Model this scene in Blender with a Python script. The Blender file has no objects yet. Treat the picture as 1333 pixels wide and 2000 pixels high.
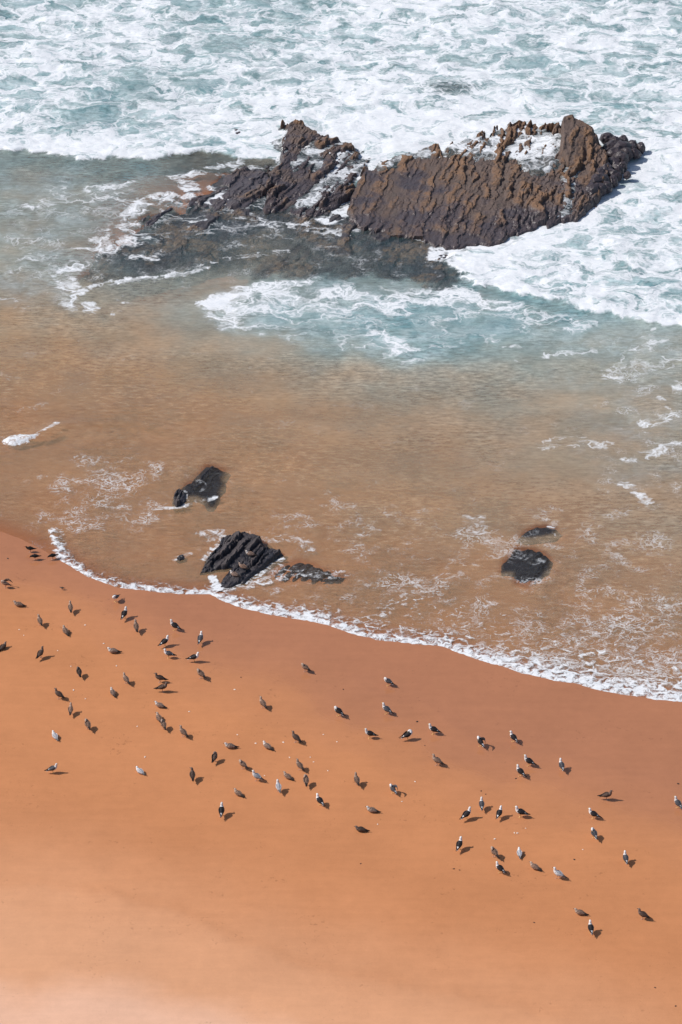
import bpy, math
import numpy as np
from mathutils import Vector

# ------------------------------------------------------------------ camera, sky, sun, exposure
scene = bpy.context.scene
R = math.radians
CAM_H, PITCH, FPX, CX, CY = 91.0, R(33.0), 7115.0, 666.5, 1000.0   # survey set-up: cliff top height, tilt, focal length
cam_d = bpy.data.cameras.new('camera')
cam = bpy.data.objects.new('camera', cam_d)
scene.collection.objects.link(cam)
cam.location = (0, 0, CAM_H)
cam.rotation_euler = (math.pi / 2 - PITCH, 0, 0)
cam_d.sensor_fit = 'VERTICAL'
cam_d.sensor_height = 24.0
cam_d.lens = 12.0 * FPX / 1000.0
cam_d.clip_start, cam_d.clip_end = 1.0, 6000.0
scene.camera = cam

SUN_EL, SUN_DIR = R(47), Vector((-1.0, 0.02, 0.0)).normalized()     # sun stands to the left
to_sun = Vector((SUN_DIR.x * math.cos(SUN_EL), SUN_DIR.y * math.cos(SUN_EL), math.sin(SUN_EL)))
world = bpy.data.worlds.new('World')
scene.world = world
world.use_nodes = True
wn = world.node_tree.nodes
wl = world.node_tree.links
wn.clear()
sky = wn.new('ShaderNodeTexSky')
sky.sky_type = 'NISHITA'
sky.sun_disc = False
sky.sun_elevation = SUN_EL
sky.sun_rotation = math.atan2(to_sun.x, to_sun.y)
sky.altitude = 90
sky.air_density = 1.0
sky.dust_density = 1.6
bg = wn.new('ShaderNodeBackground')
bg.inputs[1].default_value = 0.105
wo = wn.new('ShaderNodeOutputWorld')
wl.new(sky.outputs[0], bg.inputs[0])
wl.new(bg.outputs[0], wo.inputs[0])
sun_d = bpy.data.lights.new('sun', 'SUN')
sun_d.energy = 4.0
sun_d.angle = R(0.53)
sun_d.color = (1.0, 0.955, 0.90)
sun = bpy.data.objects.new('sun', sun_d)
scene.collection.objects.link(sun)
sun.rotation_euler = (-to_sun).to_track_quat('-Z', 'Y').to_euler()
scene.view_settings.view_transform = 'Standard'
scene.view_settings.look = 'None'
scene.view_settings.exposure = 0.0
scene.view_settings.gamma = 1.0
scene.view_settings.use_curve_mapping = False
scene.cycles.transparent_max_bounces = 12
scene.cycles.max_bounces = 4
scene.cycles.use_adaptive_sampling = True
scene.cycles.adaptive_threshold = 0.02
scene.cycles.caustics_reflective = False
scene.cycles.caustics_refractive = False

# ------------------------------------------------------------------ helpers
SP, CP = math.sin(PITCH), math.cos(PITCH)

def at(px, py, z=0.0):
    """survey chart point -> world x, y on the level z"""
    a = (np.asarray(px, float) - CX) / FPX
    b = (CY - np.asarray(py, float)) / FPX
    dy = CP + b * SP
    dz = -SP + b * CP
    t = (np.asarray(z, float) - CAM_H) / dz
    return a * t, dy * t

def chart(x, y):
    """world point on the sea level -> survey chart point"""
    f = y * CP + CAM_H * SP
    u = y * SP - CAM_H * CP
    f = np.maximum(f, 1.0)
    return CX + FPX * x / f, CY - FPX * u / f

def ss(a, b, x):
    t = np.clip((x - a) / (b - a), 0, 1)
    return t * t * (3 - 2 * t)

def h2(ix, iy, seed=0):
    with np.errstate(over='ignore'):
        n = (ix.astype(np.int64) * 374761393 + iy.astype(np.int64) * 668265263 + seed * 974634777) & 0xffffffff
        n = ((n ^ (n >> 13)) * 1274126177) & 0xffffffff
        n = n ^ (n >> 16)
        n = (n * 2246822519) & 0xffffffff
        n = n ^ (n >> 15)
    return n / 4294967295.0

def gn(x, y, seed=0):
    """gradient noise, about -1..1"""
    x0 = np.floor(x); y0 = np.floor(y)
    fx = x - x0; fy = y - y0
    u = fx * fx * fx * (fx * (fx * 6 - 15) + 10)
    v = fy * fy * fy * (fy * (fy * 6 - 15) + 10)
    r = 0
    for ox in (0, 1):
        for oy in (0, 1):
            a = h2(x0 + ox, y0 + oy, seed) * 2 * math.pi
            d = np.cos(a) * (fx - ox) + np.sin(a) * (fy - oy)
            r = r + d * (u if ox else 1 - u) * (v if oy else 1 - v)
    return r * 1.5

def fbm(x, y, octv=4, seed=0, gain=0.5):
    r = 0; a = 1.0; tot = 0
    for i in range(octv):
        r = r + a * gn(x, y, seed + i * 17)
        tot += a; a *= gain
        x = x * 2.03 + 5.1; y = y * 2.03 - 3.7
    return r / tot

def poly_sd(X, Y, P):
    """signed distance, positive inside closed polygon P"""
    P = np.asarray(P, float)
    d = np.full(X.shape, 1e18)
    inside = np.zeros(X.shape, bool)
    n = len(P)
    for i in range(n):
        a = P[i]; b = P[(i + 1) % n]
        e = b - a
        wx = X - a[0]; wy = Y - a[1]
        t = np.clip((wx * e[0] + wy * e[1]) / (e @ e + 1e-12), 0, 1)
        d = np.minimum(d, (wx - e[0] * t) ** 2 + (wy - e[1] * t) ** 2)
        c = ((a[1] > Y) != (b[1] > Y))
        with np.errstate(divide='ignore', invalid='ignore'):
            xi = (b[0] - a[0]) * (Y - a[1]) / (b[1] - a[1] + 1e-18) + a[0]
        inside ^= c & (X < xi)
    d = np.sqrt(d)
    return np.where(inside, d, -d)

def line_d(X, Y, P):
    """distance to open polyline"""
    P = np.asarray(P, float)
    d = np.full(X.shape, 1e18)
    for i in range(len(P) - 1):
        a = P[i]; b = P[i + 1]; e = b - a
        wx = X - a[0]; wy = Y - a[1]
        t = np.clip((wx * e[0] + wy * e[1]) / (e @ e + 1e-12), 0, 1)
        d = np.minimum(d, (wx - e[0] * t) ** 2 + (wy - e[1] * t) ** 2)
    return np.sqrt(d)

def W(pts, z=0.0):
    """chart points -> Nx2 world points"""
    p = np.array([q[:2] for q in pts], float)
    zz = np.array([q[2] if len(q) > 2 else z for q in pts], float)
    x, y = at(p[:, 0], p[:, 1], zz)
    return np.stack([x, y], 1)

def link(o):
    scene.collection.objects.link(o)
    return o

def grid_mesh(name, xs, ys, Z, attrs=None, mats=(), smooth=True, keep=None, XY=None):
    nx, ny = len(xs), len(ys)
    if XY is None:
        X, Y = np.meshgrid(xs, ys)
    else:
        X, Y = XY
    co = np.stack([X.ravel(), Y.ravel(), Z.ravel()], 1)
    idx = np.arange(nx * ny).reshape(ny, nx)
    q = np.stack([idx[:-1, :-1], idx[:-1, 1:], idx[1:, 1:], idx[1:, :-1]], -1).reshape(-1, 4)
    if keep is not None:
        kq = (keep[:-1, :-1] | keep[:-1, 1:] | keep[1:, 1:] | keep[1:, :-1]).ravel()
        q = q[kq]
        used = np.zeros(nx * ny, bool)
        used[q.ravel()] = True
        remap = np.cumsum(used) - 1
        q = remap[q]
        co = co[used]
        if attrs:
            attrs = {k: v.ravel()[used] for k, v in attrs.items()}
    me = bpy.data.meshes.new(name)
    me.vertices.add(len(co))
    me.vertices.foreach_set('co', co.ravel().astype(np.float32))
    me.loops.add(q.size)
    me.loops.foreach_set('vertex_index', q.ravel().astype(np.int32))
    me.polygons.add(len(q))
    me.polygons.foreach_set('loop_start', (np.arange(len(q)) * 4).astype(np.int32))
    me.polygons.foreach_set('use_smooth', np.full(len(q), smooth))
    me.update(calc_edges=True)
    for k, v in (attrs or {}).items():
        a = me.attributes.new(k, 'FLOAT', 'POINT')
        a.data.foreach_set('value', np.asarray(v).ravel().astype(np.float32))
    for m in mats:
        me.materials.append(m)
    return me

class NT:
    """small node tree writer"""
    def __init__(self, name):
        self.m = bpy.data.materials.new(name)
        self.m.use_nodes = True
        self.t = self.m.node_tree
        self.t.nodes.clear()
    def n(self, kind, **kw):
        o = self.t.nodes.new('ShaderNode' + kind)
        for k, v in kw.items():
            setattr(o, k, v)
        return o
    def put(self, sock, v):
        if isinstance(v, bpy.types.NodeSocket):
            self.t.links.new(v, sock)
        elif v is not None:
            sock.default_value = v
    def math(self, op, a, b=None, c=None, clamp=False):
        o = self.n('Math', operation=op, use_clamp=clamp)
        for i, v in enumerate((a, b, c)):
            if v is not None:
                self.put(o.inputs[i], v)
        return o.outputs[0]
    def vmath(self, op, a, b=None, scale=None):
        o = self.n('VectorMath', operation=op)
        self.put(o.inputs[0], a)
        if b is not None: self.put(o.inputs[1], b)
        if scale is not None: self.put(o.inputs['Scale'], scale)
        return o.outputs[0]
    def rng(self, v, a, b, c=0.0, d=1.0, smooth=True):
        o = self.n('MapRange', interpolation_type='SMOOTHSTEP' if smooth else 'LINEAR')
        for i, q in enumerate((v, a, b, c, d)):
            self.put(o.inputs[i], q)
        return o.outputs[0]
    def mix(self, f, a, b):
        o = self.n('Mix', data_type='RGBA')
        self.put(o.inputs[0], f)
        self.put(o.inputs[6], a if isinstance(a, bpy.types.NodeSocket) else (*a, 1))
        self.put(o.inputs[7], b if isinstance(b, bpy.types.NodeSocket) else (*b, 1))
        return o.outputs[2]
    def attr(self, name):
        o = self.n('Attribute', attribute_name=name)
        return o.outputs['Fac']
    def noise(self, vec, scale, detail=3.0, rough=0.5, color=False, dim='3D'):
        o = self.n('TexNoise', noise_dimensions=dim)
        self.put(o.inputs['Vector'], vec)
        o.inputs['Scale'].default_value = scale
        o.inputs['Detail'].default_value = detail
        o.inputs['Roughness'].default_value = rough
        return o.outputs['Color' if color else 'Fac']
    def voro_edge(self, vec, scale):
        o = self.n('TexVoronoi', feature='DISTANCE_TO_EDGE', voronoi_dimensions='2D')
        self.put(o.inputs['Vector'], vec)
        o.inputs['Scale'].default_value = scale
        return o.outputs['Distance']
    def bump(self, h, strength, dist, normal=None):
        o = self.n('Bump')
        self.put(o.inputs['Height'], h)
        self.put(o.inputs['Strength'], strength)
        self.put(o.inputs['Distance'], dist)
        if normal is not None: self.put(o.inputs['Normal'], normal)
        return o.outputs[0]
    def pbsdf(self, color, rough, normal=None, ior=1.45, spec=0.5):
        o = self.n('BsdfPrincipled')
        self.put(o.inputs['Base Color'], color if isinstance(color, bpy.types.NodeSocket) else (*color, 1))
        self.put(o.inputs['Roughness'], rough)
        self.put(o.inputs['Specular IOR Level'], spec)
        self.put(o.inputs['IOR'], ior)
        if normal is not None: self.put(o.inputs['Normal'], normal)
        return o.outputs[0]
    def mixs(self, f, a, b):
        o = self.n('MixShader')
        self.put(o.inputs[0], f)
        self.t.links.new(a, o.inputs[1]); self.t.links.new(b, o.inputs[2])
        return o.outputs[0]
    def out(self, s):
        o = self.n('OutputMaterial')
        self.t.links.new(s, o.inputs[0])
        return self.m

def axis(lo, hi, step, far_lo, far_hi):
    """evenly fine between lo and hi, coarser and coarser out to the far ends"""
    mid = np.arange(lo, hi + step * .5, step)
    def ext(start, end, sgn):
        r = []; d = step; p = start
        while (p - end) * sgn < 0:
            d *= 1.35
            p += sgn * d
            r.append(p)
        return r
    return np.concatenate([ext(mid[0], far_lo, -1)[::-1], mid, ext(mid[-1], far_hi, 1)])

# ------------------------------------------------------------------ shore line and beach level
SHORE = [(-60, 1018), (0, 1038), (40, 1053), (80, 1072), (110, 1090), (140, 1108), (180, 1130), (230, 1147), (300, 1156),
         (360, 1161), (412, 1161), (432, 1173), (480, 1190), (540, 1203), (600, 1212), (640, 1221), (690, 1239), (740, 1250),
         (800, 1257), (860, 1261), (900, 1276), (960, 1296), (1020, 1314), (1080, 1328), (1130, 1336), (1180, 1351),
         (1230, 1358), (1280, 1366), (1333, 1371), (1420, 1387)]
shore_w = W(SHORE)
a0 = shore_w[0] + (shore_w[0] - shore_w[4]) * 120
a1 = shore_w[-1] + (shore_w[-1] - shore_w[-8]) * 90
shore_full = np.vstack([a0, shore_w, a1])
SEA_POLY = np.vstack([shore_full, [a1[0], 9000.0], [a0[0], 9000.0]])

def shore_s(X, Y):
    """metres seaward of the water's edge (negative on the beach)"""
    return poly_sd(X, Y, SEA_POLY)

# old wash line on the dry sand: a low scarp
SCARP_W = W([(-200, 1745), (60, 1750), (200, 1765), (330, 1790), (400, 1820), (470, 1860), (560, 1900), (680, 1932), (800, 1950), (1000, 1985), (1200, 2040)])

BARS = [(W([(392, 376)])[0], 1.6, 2.6, -.08), (W([(262, 418)])[0], 2.0, 3.2, -.10), (W([(318, 372)])[0], 2.0, 2.4, -.16), (W([(585, 1075)])[0], 1.0, 1.2, -.03)]   # sand heaped between the rocks

def sand_z(X, Y, s=None):
    if s is None:
        s = shore_s(X, Y)
    land = np.maximum(-s, 0); sea = np.maximum(s, 0)
    z = 0.022 * land + 0.00025 * np.minimum(land, 40) ** 2 - 0.035 * np.minimum(sea, 25) - 0.03 * np.minimum(np.maximum(sea - 25, 0), 200)
    k = ss(1.0, 5.0, land)
    z = z + 0.02 * fbm(X * .16, Y * .16, 3, 3) * (0.25 + k) + 0.012 * fbm(X * .5, Y * .5, 3, 9) * k
    sc = poly_sd(X, Y, np.vstack([SCARP_W, [40, 60], [-40, 60]])) + 0.5 * fbm(X * .5, Y * .5, 4, 21)
    bn = .05 * gn(X, Y, 61)
    for (bx, by), rx, ry, hh in BARS:
        z = np.maximum(z, hh - ((X - bx) / rx) ** 2 * .35 - ((Y - by) / ry) ** 2 * .35 + bn)
    z = z + 0.05 * ss(-0.6, 0.6, sc) + 0.035 * np.exp(-(sc / .6) ** 2) * fbm(X * 1.9 + Y * .8, Y * 1.2, 3, 5)
    return z

def at_sand(px, py):
    z = 0.0
    for _ in range(6):
        x, y = at(px, py, z)
        z = float(sand_z(np.array([[x]]), np.array([[y]]))[0, 0])
    return float(x), float(y), z

# ------------------------------------------------------------------ sand sheet
def sand_material():
    t = NT('wet_orange_sand')
    pos = t.n('NewGeometry').outputs['Position']
    wet = t.attr('wet'); dry = t.attr('dry'); pale = t.attr('pale')
    n1 = t.noise(pos, 0.22, 5, .6); n2 = t.noise(pos, 2.2, 5, .65); n3 = t.noise(pos, 30, 3, .7)
    str_v = t.n('Mapping'); str_v.inputs['Rotation'].default_value = (0, 0, R(22)); str_v.inputs['Scale'].default_value = (0.35, 3.0, 1)
    t.put(str_v.inputs[0], pos)
    n4 = t.noise(str_v.outputs[0], 1.1, 5, .6)
    c = t.mix(wet, (0.502, 0.212, 0.094), (0.390, 0.164, 0.082))
    c = t.mix(dry, c, (0.640, 0.335, 0.190))
    c = t.mix(pale, c, (0.740, 0.470, 0.345))
    v = t.math('ADD', t.rng(n1, .3, .7, -.06, .06, False), t.rng(n2, .3, .7, -.035, .035, False))
    v = t.math('ADD', v, t.rng(n4, .3, .7, -.028, .028, False))
    v = t.math('ADD', v, t.rng(n3, .3, .7, -.05, .05, False))
    spk = t.math('MULTIPLY', t.rng(t.noise(pos, 5.5, 3, .6), .60, .70), t.rng(t.noise(pos, .5, 3, .6), .50, .66))
    v = t.math('ADD', v, t.math('MULTIPLY', spk, -.22))
    c = t.vmath('SCALE', c, scale=t.math('ADD', v, 1.0))
    hh = t.math('ADD', t.math('ADD', t.math('MULTIPLY', n2, .6), t.math('MULTIPLY', n3, .12)), t.math('MULTIPLY', spk, -.5))
    dryish = t.math('SUBTRACT', 1.0, wet)
    nr = t.bump(hh, t.math('MULTIPLY_ADD', dryish, .28, .006), .05)
    rough = t.rng(wet, .05, .75, .75, .07)
    spec = t.rng(wet, 0, .8, .12, .62, False)
    return t.out(t.pbsdf(c, rough, nr, 1.33, spec))

xs = axis(-25, 25, .2, -900, 900)
ys = axis(96, 206, .2, -60, 2500)
X, Y = np.meshgrid(xs, ys)
s = shore_s(X, Y)
Z = sand_z(X, Y, s)
px, py = chart(X, Y)
WET_W = W([(-300, 1140), (0, 1150), (100, 1160), (180, 1185), (250, 1235), (330, 1290), (430, 1320), (560, 1360), (640, 1415), (760, 1455), (860, 1500),
           (960, 1535), (1080, 1570), (1200, 1600), (1333, 1640), (1600, 1700)])
wsd = poly_sd(X, Y, np.vstack([WET_W, [60, 300], [-60, 300]])) + 1.1 * fbm(X * .22, Y * .22, 3, 31)
wsc = wsd - .6 * np.abs(np.sin(X * .42 + 1.2 * fbm(X * .1, Y * .1, 2, 33)))
wet = .22 * ss(-.3, .6, wsc) + .78 * ss(-3.2, 4.2, wsd)
for off, am in ((2.2, .10), (3.6, .08), (5.2, .07), (-2.5, .07)):   # faint old swash lines
    q = wsd - off - .8 * np.abs(np.sin(X * .33 + off * 2 + fbm(X * .13, Y * .13, 2, 35)))
    wet = wet + am * ss(-.05, .12, q) * (1 - ss(.12, 2.0, q))
wet = np.clip(wet, 0, 1)
wet = np.where(np.abs(X) > 45, (s > -4) * 1.0, wet)
wet = wet * (1 - .45 * ss(0, 2.0, s))
dry_sd = poly_sd(X, Y, np.vstack([W([(-300, 1640), (0, 1690), (150, 1720), (330, 1765), (470, 1815), (600, 1850), (800, 1900), (1000, 1940), (1333, 2040), (1700, 2150)]), [60, 60], [-60, 60]]))
dry = 0.84 * ss(-5.0, 6.5, dry_sd + 1.4 * fbm(X * .25, Y * .25, 4, 41)) 
pale_sd = poly_sd(X, Y, np.vstack([W([(-400, 1900), (0, 1958), (60, 1975), (140, 1948), (250, 1955), (330, 1985), (420, 2000), (600, 2060), (1200, 2300)]), [60, 60], [-60, 60]]))
pale = .62 * ss(-1.2, 1.4, pale_sd + .6 * fbm(X * .6, Y * .6, 4, 43))
scp = poly_sd(X, Y, np.vstack([SCARP_W, [40, 60], [-40, 60]])) + .5 * fbm(X * .5, Y * .5, 4, 21)
upto = ss(20, -4, X)
dry = np.clip(dry + (+.08 * ss(-.1, .5, scp) * (1 - ss(.5, 7, scp)) - .06 * np.exp(-((scp + .25) / .35) ** 2)) * upto, 0, 1)
MAT_SAND = sand_material()
me = grid_mesh('sand', xs, ys, Z, {'wet': wet, 'dry': dry, 'pale': pale}, [MAT_SAND])
sand = link(bpy.data.objects.new('sand', me))
sand['kind'] = 'structure'
sand['label'] = 'orange sandy beach, wet near the water and paler higher up'

# ------------------------------------------------------------------ rocks: strata standing on edge
def rbf(pts, X, Y, smooth=0.02):
    """thin-plate surface through (x, y, z) points"""
    P = pts[:, :2]; n = len(P)
    def U(r2):
        return 0.5 * r2 * np.log(r2 + 1e-9)
    D = ((P[:, None] - P[None]) ** 2).sum(-1)
    A = np.zeros((n + 3, n + 3))
    A[:n, :n] = U(D) + np.eye(n) * smooth
    A[:n, n] = 1; A[:n, n + 1:] = P
    A[n, :n] = 1; A[n + 1:, :n] = P.T
    b = np.zeros(n + 3); b[:n] = pts[:, 2]
    w = np.linalg.solve(A, b)
    r = w[n] + w[n + 1] * X + w[n + 2] * Y
    for i in range(n):
        r = r + w[i] * U((X - P[i, 0]) ** 2 + (Y - P[i, 1]) ** 2)
    return r

def strata(X, Y, ang, scales, seed):
    """jagged blades: each runs along ang, rises to the right and breaks off; returns height, crest"""
    ca, sa = math.cos(ang - math.pi / 2), math.sin(ang - math.pi / 2)
    u = X * ca + Y * sa
    v = -X * sa + Y * ca
    H = 0; C = 0
    for k, (P, L, A, B) in enumerate(scales):
        sd = seed + 50 * k
        uu = u + P * (0.9 * fbm(u / (3 * P), v / (1.6 * L), 3, sd) + .16 * gn(u / (.35 * P), v / (.35 * P), sd + 3)) + 0.12 * P * np.sin(v * 6.0 / L)
        q = uu / P
        i = np.floor(q); f = q - i
        off = h2(i, i * 0 + 7, sd)
        vv = v / L + off * 9 + .35 * gn(u / P, v / (.5 * L), sd + 5) + 0.22 * f
        j = np.floor(vv); g = vv - j
        r1 = h2(i, j, sd + 1); r2 = h2(i, j, sd + 2)
        up = np.minimum(f * 1.5, 1.0) ** 1.1
        drop = 1 - ss(.88, 1.0, f)
        endc = ss(0, .05, g) * (1 - .85 * ss(.93, 1.0, g))
        blade = up * drop * endc * (0.06 + 1.1 * np.maximum(r1 - .25, 0) ** 1.5)
        H = H + A * blade + B * (r2 - .5) * ss(0, .08, f) * drop
        C = C + (A / scales[0][2]) * blade
    return H, C

def rock_mesh(name, poly, ctrl, ang, scales, seed, edge, floor, step, mat, detail=1.0, rag=0.4, detail_fn=None, jag=0.0):
    pw = W(poly)
    lo = pw.min(0) - 1.5; hi = pw.max(0) + 1.5
    xs = np.arange(lo[0], hi[0], step); ys = np.arange(lo[1], hi[1], step)
    X, Y = np.meshgrid(xs, ys)
    sd = poly_sd(X, Y, pw) + rag * fbm(X * .8, Y * .8, 4, seed + 11)
    if jag:
        ca, sa = math.cos(ang - math.pi / 2), math.sin(ang - math.pi / 2)
        uu = X * ca + Y * sa + .25 * fbm(X * .6, Y * .6, 3, seed + 12); st = scales[0][0] * .7
        vv = -X * sa + Y * ca
        i = np.floor(uu / st)
        sd = sd - jag * h2(i, np.floor(vv / 6.0), seed + 13) ** 1.6 * ss(0, .2, uu / st - i) * (1 - ss(.6, 1.0, uu / st - i))
    cw = np.array([[*[float(q) for q in at(p[0], p[1], p[2])], p[2]] for p in ctrl])
    base = rbf(cw, X, Y)
    H, C = strata(X, Y, ang, scales, seed)
    k = detail if detail_fn is None else detail * detail_fn(X, Y)
    rough = .10 * fbm(X * 1.3, Y * 1.3, 4, seed + 1) + .05 * fbm(X * 5, Y * 5, 3, seed + 2)
    full = base + H * k + rough * np.minimum(k, 1)
    e = ss(-edge, edge * .35, sd)
    Z = floor + (full - floor) * e
    keep = sd > -edge * 1.05
    me = grid_mesh(name, xs, ys, Z, {'crest': C}, [mat], smooth=False, keep=keep)
    info = dict(xs=xs, ys=ys, Z=Z, base=floor + (base - floor) * e, keep=keep, e=e)
    return me, info

def rock_material(name, low, mid, crest, wet_top, gloss=.35, weed=None):
    t = NT(name)
    g = t.n('NewGeometry')
    pos = g.outputs['Position']
    cr = t.attr('crest')
    n1 = t.noise(pos, .55, 5, .6); n2 = t.noise(pos, 3.0, 6, .7); n3 = t.noise(pos, 14, 4, .7)
    z = t.n('SeparateXYZ'); t.put(z.inputs[0], pos)
    wetf = t.math('SUBTRACT', 1.0, t.rng(t.math('ADD', z.outputs[2], t.rng(n1, .3, .7, -.5, .5, False)), wet_top * .35, wet_top * 1.3), clamp=True)
    c = t.mix(t.rng(t.math('ADD', cr, t.rng(n2, .3, .7, -.25, .25, False)), .12, .62), mid, crest)
    grey = t.mix(t.rng(n2, .4, .65), c, tuple(.62 * q + .02 for q in mid))
    c = t.mix(t.rng(n1, .5, .62), c, grey)
    c = t.mix(t.math('MULTIPLY', wetf, .85), c, low)
    if weed:
        c = t.mix(t.math('MULTIPLY', t.rng(t.noise(pos, .42, 5, .62), .46, .57), t.rng(n2, .35, .60)), c, weed)
    c = t.vmath('SCALE', c, scale=t.rng(n3, .3, .7, .72, 1.25, False))
    nr = t.bump(t.math('ADD', n2, t.math('MULTIPLY', n3, .4)), .55, .06)
    rough = t.rng(wetf, 0, 1, .8, gloss, False)
    return t.out(t.pbsdf(c, rough, nr, 1.4, .5))

MAT_ROCK = rock_material('brown_slate', (.062, .053, .060), (.112, .080, .068), (.178, .102, .060), .52, .28)
MAT_ROCK2 = rock_material('purple_slate', (.066, .060, .070), (.105, .080, .074), (.17, .11, .075), .5)
MAT_REEF = rock_material('submerged_slate', (.048, .047, .056), (.075, .064, .064), (.12, .09, .07), 5.0, .5, (.20, .140, .095))
MAT_BLACK = rock_material('black_slate', (.022, .021, .027), (.042, .036, .040), (.072, .058, .058), .25, .35)
MAT_DROWNED = rock_material('drowned_slate', (.014, .015, .022), (.02, .02, .026), (.03, .028, .032), 5.0, .5)

def low(pts, k):
    return [(p[0], p[1], p[2] * k) for p in pts]

STR_BIG = [(1.05, 2.6, .50, .12), (.46, 1.5, .34, .09), (.2, .7, .10, .05)]
STR_SLAB = [(.95, 2.4, .40, .08), (.42, 1.2, .36, .07), (.19, .6, .10, .04)]
STR_SMALL = [(.55, 2.2, .50, .08), (.26, 1.0, .22, .05), (.12, .4, .04, .02)]
rocks = {}

def add_rock(key, name, label, category, me, info, group=None):
    o = link(bpy.data.objects.new(name, me))
    o['label'] = label
    o['category'] = category
    if group: o['group'] = group
    rocks[key] = info
    return o

slab_poly = [(684, 430, .1), (700, 448, .05), (760, 464, 0), (830, 474, 0), (866, 494, 0), (905, 490, 0), (960, 484, 0), (1000, 468, 0), (1040, 457, .1),
             (1085, 443, .2), (1130, 430, .2), (1162, 408, .2), (1170, 385, .4), (1186, 355, .5), (1188, 325, .8), (1175, 290, 1.5), (1160, 264, 2.3),
             (1135, 243, 2.7), (1102, 242, 2.7), (1060, 246, 2.2), (1030, 240, 2.1), (985, 238, 2.1), (960, 244, 1.9), (930, 266, 1.7), (880, 280, 1.5),
             (845, 286, 1.35), (800, 298, 1.2), (740, 315, 1.1), (702, 338, .9), (684, 385, .4)]
slab_ctrl = [(690, 425, .35), (760, 455, .22), (860, 480, .2), (950, 470, .25), (1040, 445, .3), (1130, 415, .5), (1165, 380, .8), (1160, 330, 1.5), (1140, 270, 2.5),
             (1110, 250, 2.6), (1060, 260, 1.9), (1000, 250, 1.9), (960, 260, 1.75), (900, 285, 1.55), (850, 295, 1.4), (780, 318, 1.25), (712, 350, .95),
             (800, 390, .75), (900, 380, 1.05), (900, 430, .6), (1000, 330, 1.35), (1000, 400, .9), (1080, 340, 1.3), (1080, 400, .85), (1050, 290, 1.55), (960, 300, 1.5), (1130, 340, 1.4)]
def slab_detail(X, Y):
    px, py = chart(X, Y)
    return 0.30 + .5 * ss(800, 1080, px - (py - 350) * .35) + .42 * ss(350, 305, py)
me, info = rock_mesh('slab_rock', low(slab_poly, .5), low(slab_ctrl, .5), R(76), STR_SLAB, 100, .5, -1.3, .062, MAT_ROCK, 1.0, .45, slab_detail, .6)
add_rock('slab', 'slab_rock', 'large brown slate outcrop of tilted jagged ribs, surf breaking behind and beside it', 'rock', me, info)

peak_poly = [(1096, 300, 2.2), (1098, 262, 2.6), (1100, 240, 3.1), (1118, 235, 3.2), (1136, 244, 3.0), (1158, 260, 2.5), (1166, 290, 1.9), (1160, 320, 1.5), (1140, 330, 1.5), (1110, 325, 1.7)]
peak_ctrl = [(1100, 300, 2.3), (1102, 245, 3.1), (1120, 240, 3.15), (1150, 265, 2.5), (1160, 300, 1.7), (1135, 325, 1.5), (1120, 290, 2.4)]
me, info = rock_mesh('peak_rock', low(peak_poly, .5), low(peak_ctrl, .56), R(78), STR_BIG, 140, .3, .2, .06, MAT_ROCK, .5, .2)
add_rock('peak', 'peak_rock', 'highest brown crag at the right-hand top of the big outcrop', 'rock', me, info)

ribs_poly = [(556, 250, .8), (560, 234, 1.0), (585, 236, 1.0), (610, 252, .9), (645, 262, .8), (690, 285, .5), (716, 300, .5), (722, 325, .4), (705, 350, .4), (692, 385, .25),
             (660, 408, .1), (635, 425, .05), (600, 428, 0), (566, 420, .05), (520, 418, 0), (500, 395, .05), (520, 360, .2), (530, 330, .35), (548, 310, .5), (540, 285, .6)]
ribs_ctrl = [(560, 240, .95), (600, 250, .85), (645, 268, .7), (700, 295, .4), (715, 320, .3), (690, 380, .3), (640, 415, .12), (570, 412, .1), (515, 410, .05), (530, 350, .4),
             (545, 300, .65), (580, 290, .7), (600, 330, .45), (650, 310, .35), (650, 360, .2), (590, 380, .25), (665, 385, .4)]
me, info = rock_mesh('ribbed_rock', low(ribs_poly, .5), low(ribs_ctrl, .5), R(67), STR_BIG, 210, .6, -1.2, .065, MAT_ROCK, .68, .5, None, .5)
add_rock('ribs', 'ribbed_rock', 'brown ribbed rock with white water pouring through its gaps, left of the big outcrop', 'rock', me, info)

ledge_poly = [(630, 392, .3), (660, 375, .4), (690, 366, .4), (702, 372, .3), (690, 388, .2), (668, 398, .1), (650, 412, .05), (632, 418, 0), (622, 405, .1)]
ledge_ctrl = [(630, 400, .35), (660, 382, .5), (695, 372, .5), (668, 395, .3), (640, 412, .2)]
me, info = rock_mesh('ledge_rock', low(ledge_poly, .6), low(ledge_ctrl, .6), R(45), STR_SLAB, 260, .3, -.8, .06, MAT_ROCK, .9, .15)
add_rock('ledge', 'ledge_rock', 'narrow brown ledge rock pointing at the foamy gap beside the big outcrop', 'rock', me, info)

low_poly = [(268, 458, 0), (272, 435, .1), (292, 412, .2), (325, 403, .2), (345, 396, .2), (362, 380, .2), (395, 355, .2), (440, 330, .2), (480, 318, .3), (525, 318, .3), (535, 345, .3),
            (520, 375, .2), (505, 400, .1), (470, 412, 0), (420, 412, 0), (380, 410, 0), (330, 418, 0), (300, 440, 0)]
low_ctrl = [(275, 445, .12), (300, 415, .20), (345, 398, .18), (365, 372, .10), (392, 378, -.22), (400, 345, .10), (430, 345, .12), (480, 325, .2), (525, 330, .25), (515, 380, .2), (470, 400, .12),
            (400, 402, .12), (330, 408, .16), (440, 375, .08), (470, 355, .16)]
me, info = rock_mesh('low_rock', low_poly, [(a, b, c - .09) for a, b, c in low_ctrl], R(64), STR_BIG, 310, .7, -1.0, .065, MAT_ROCK2, .42, .6, None, .5)
add_rock('low', 'low_rock', 'low wet purple-grey rock awash at the left end of the outcrop', 'rock', me, info)

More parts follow.
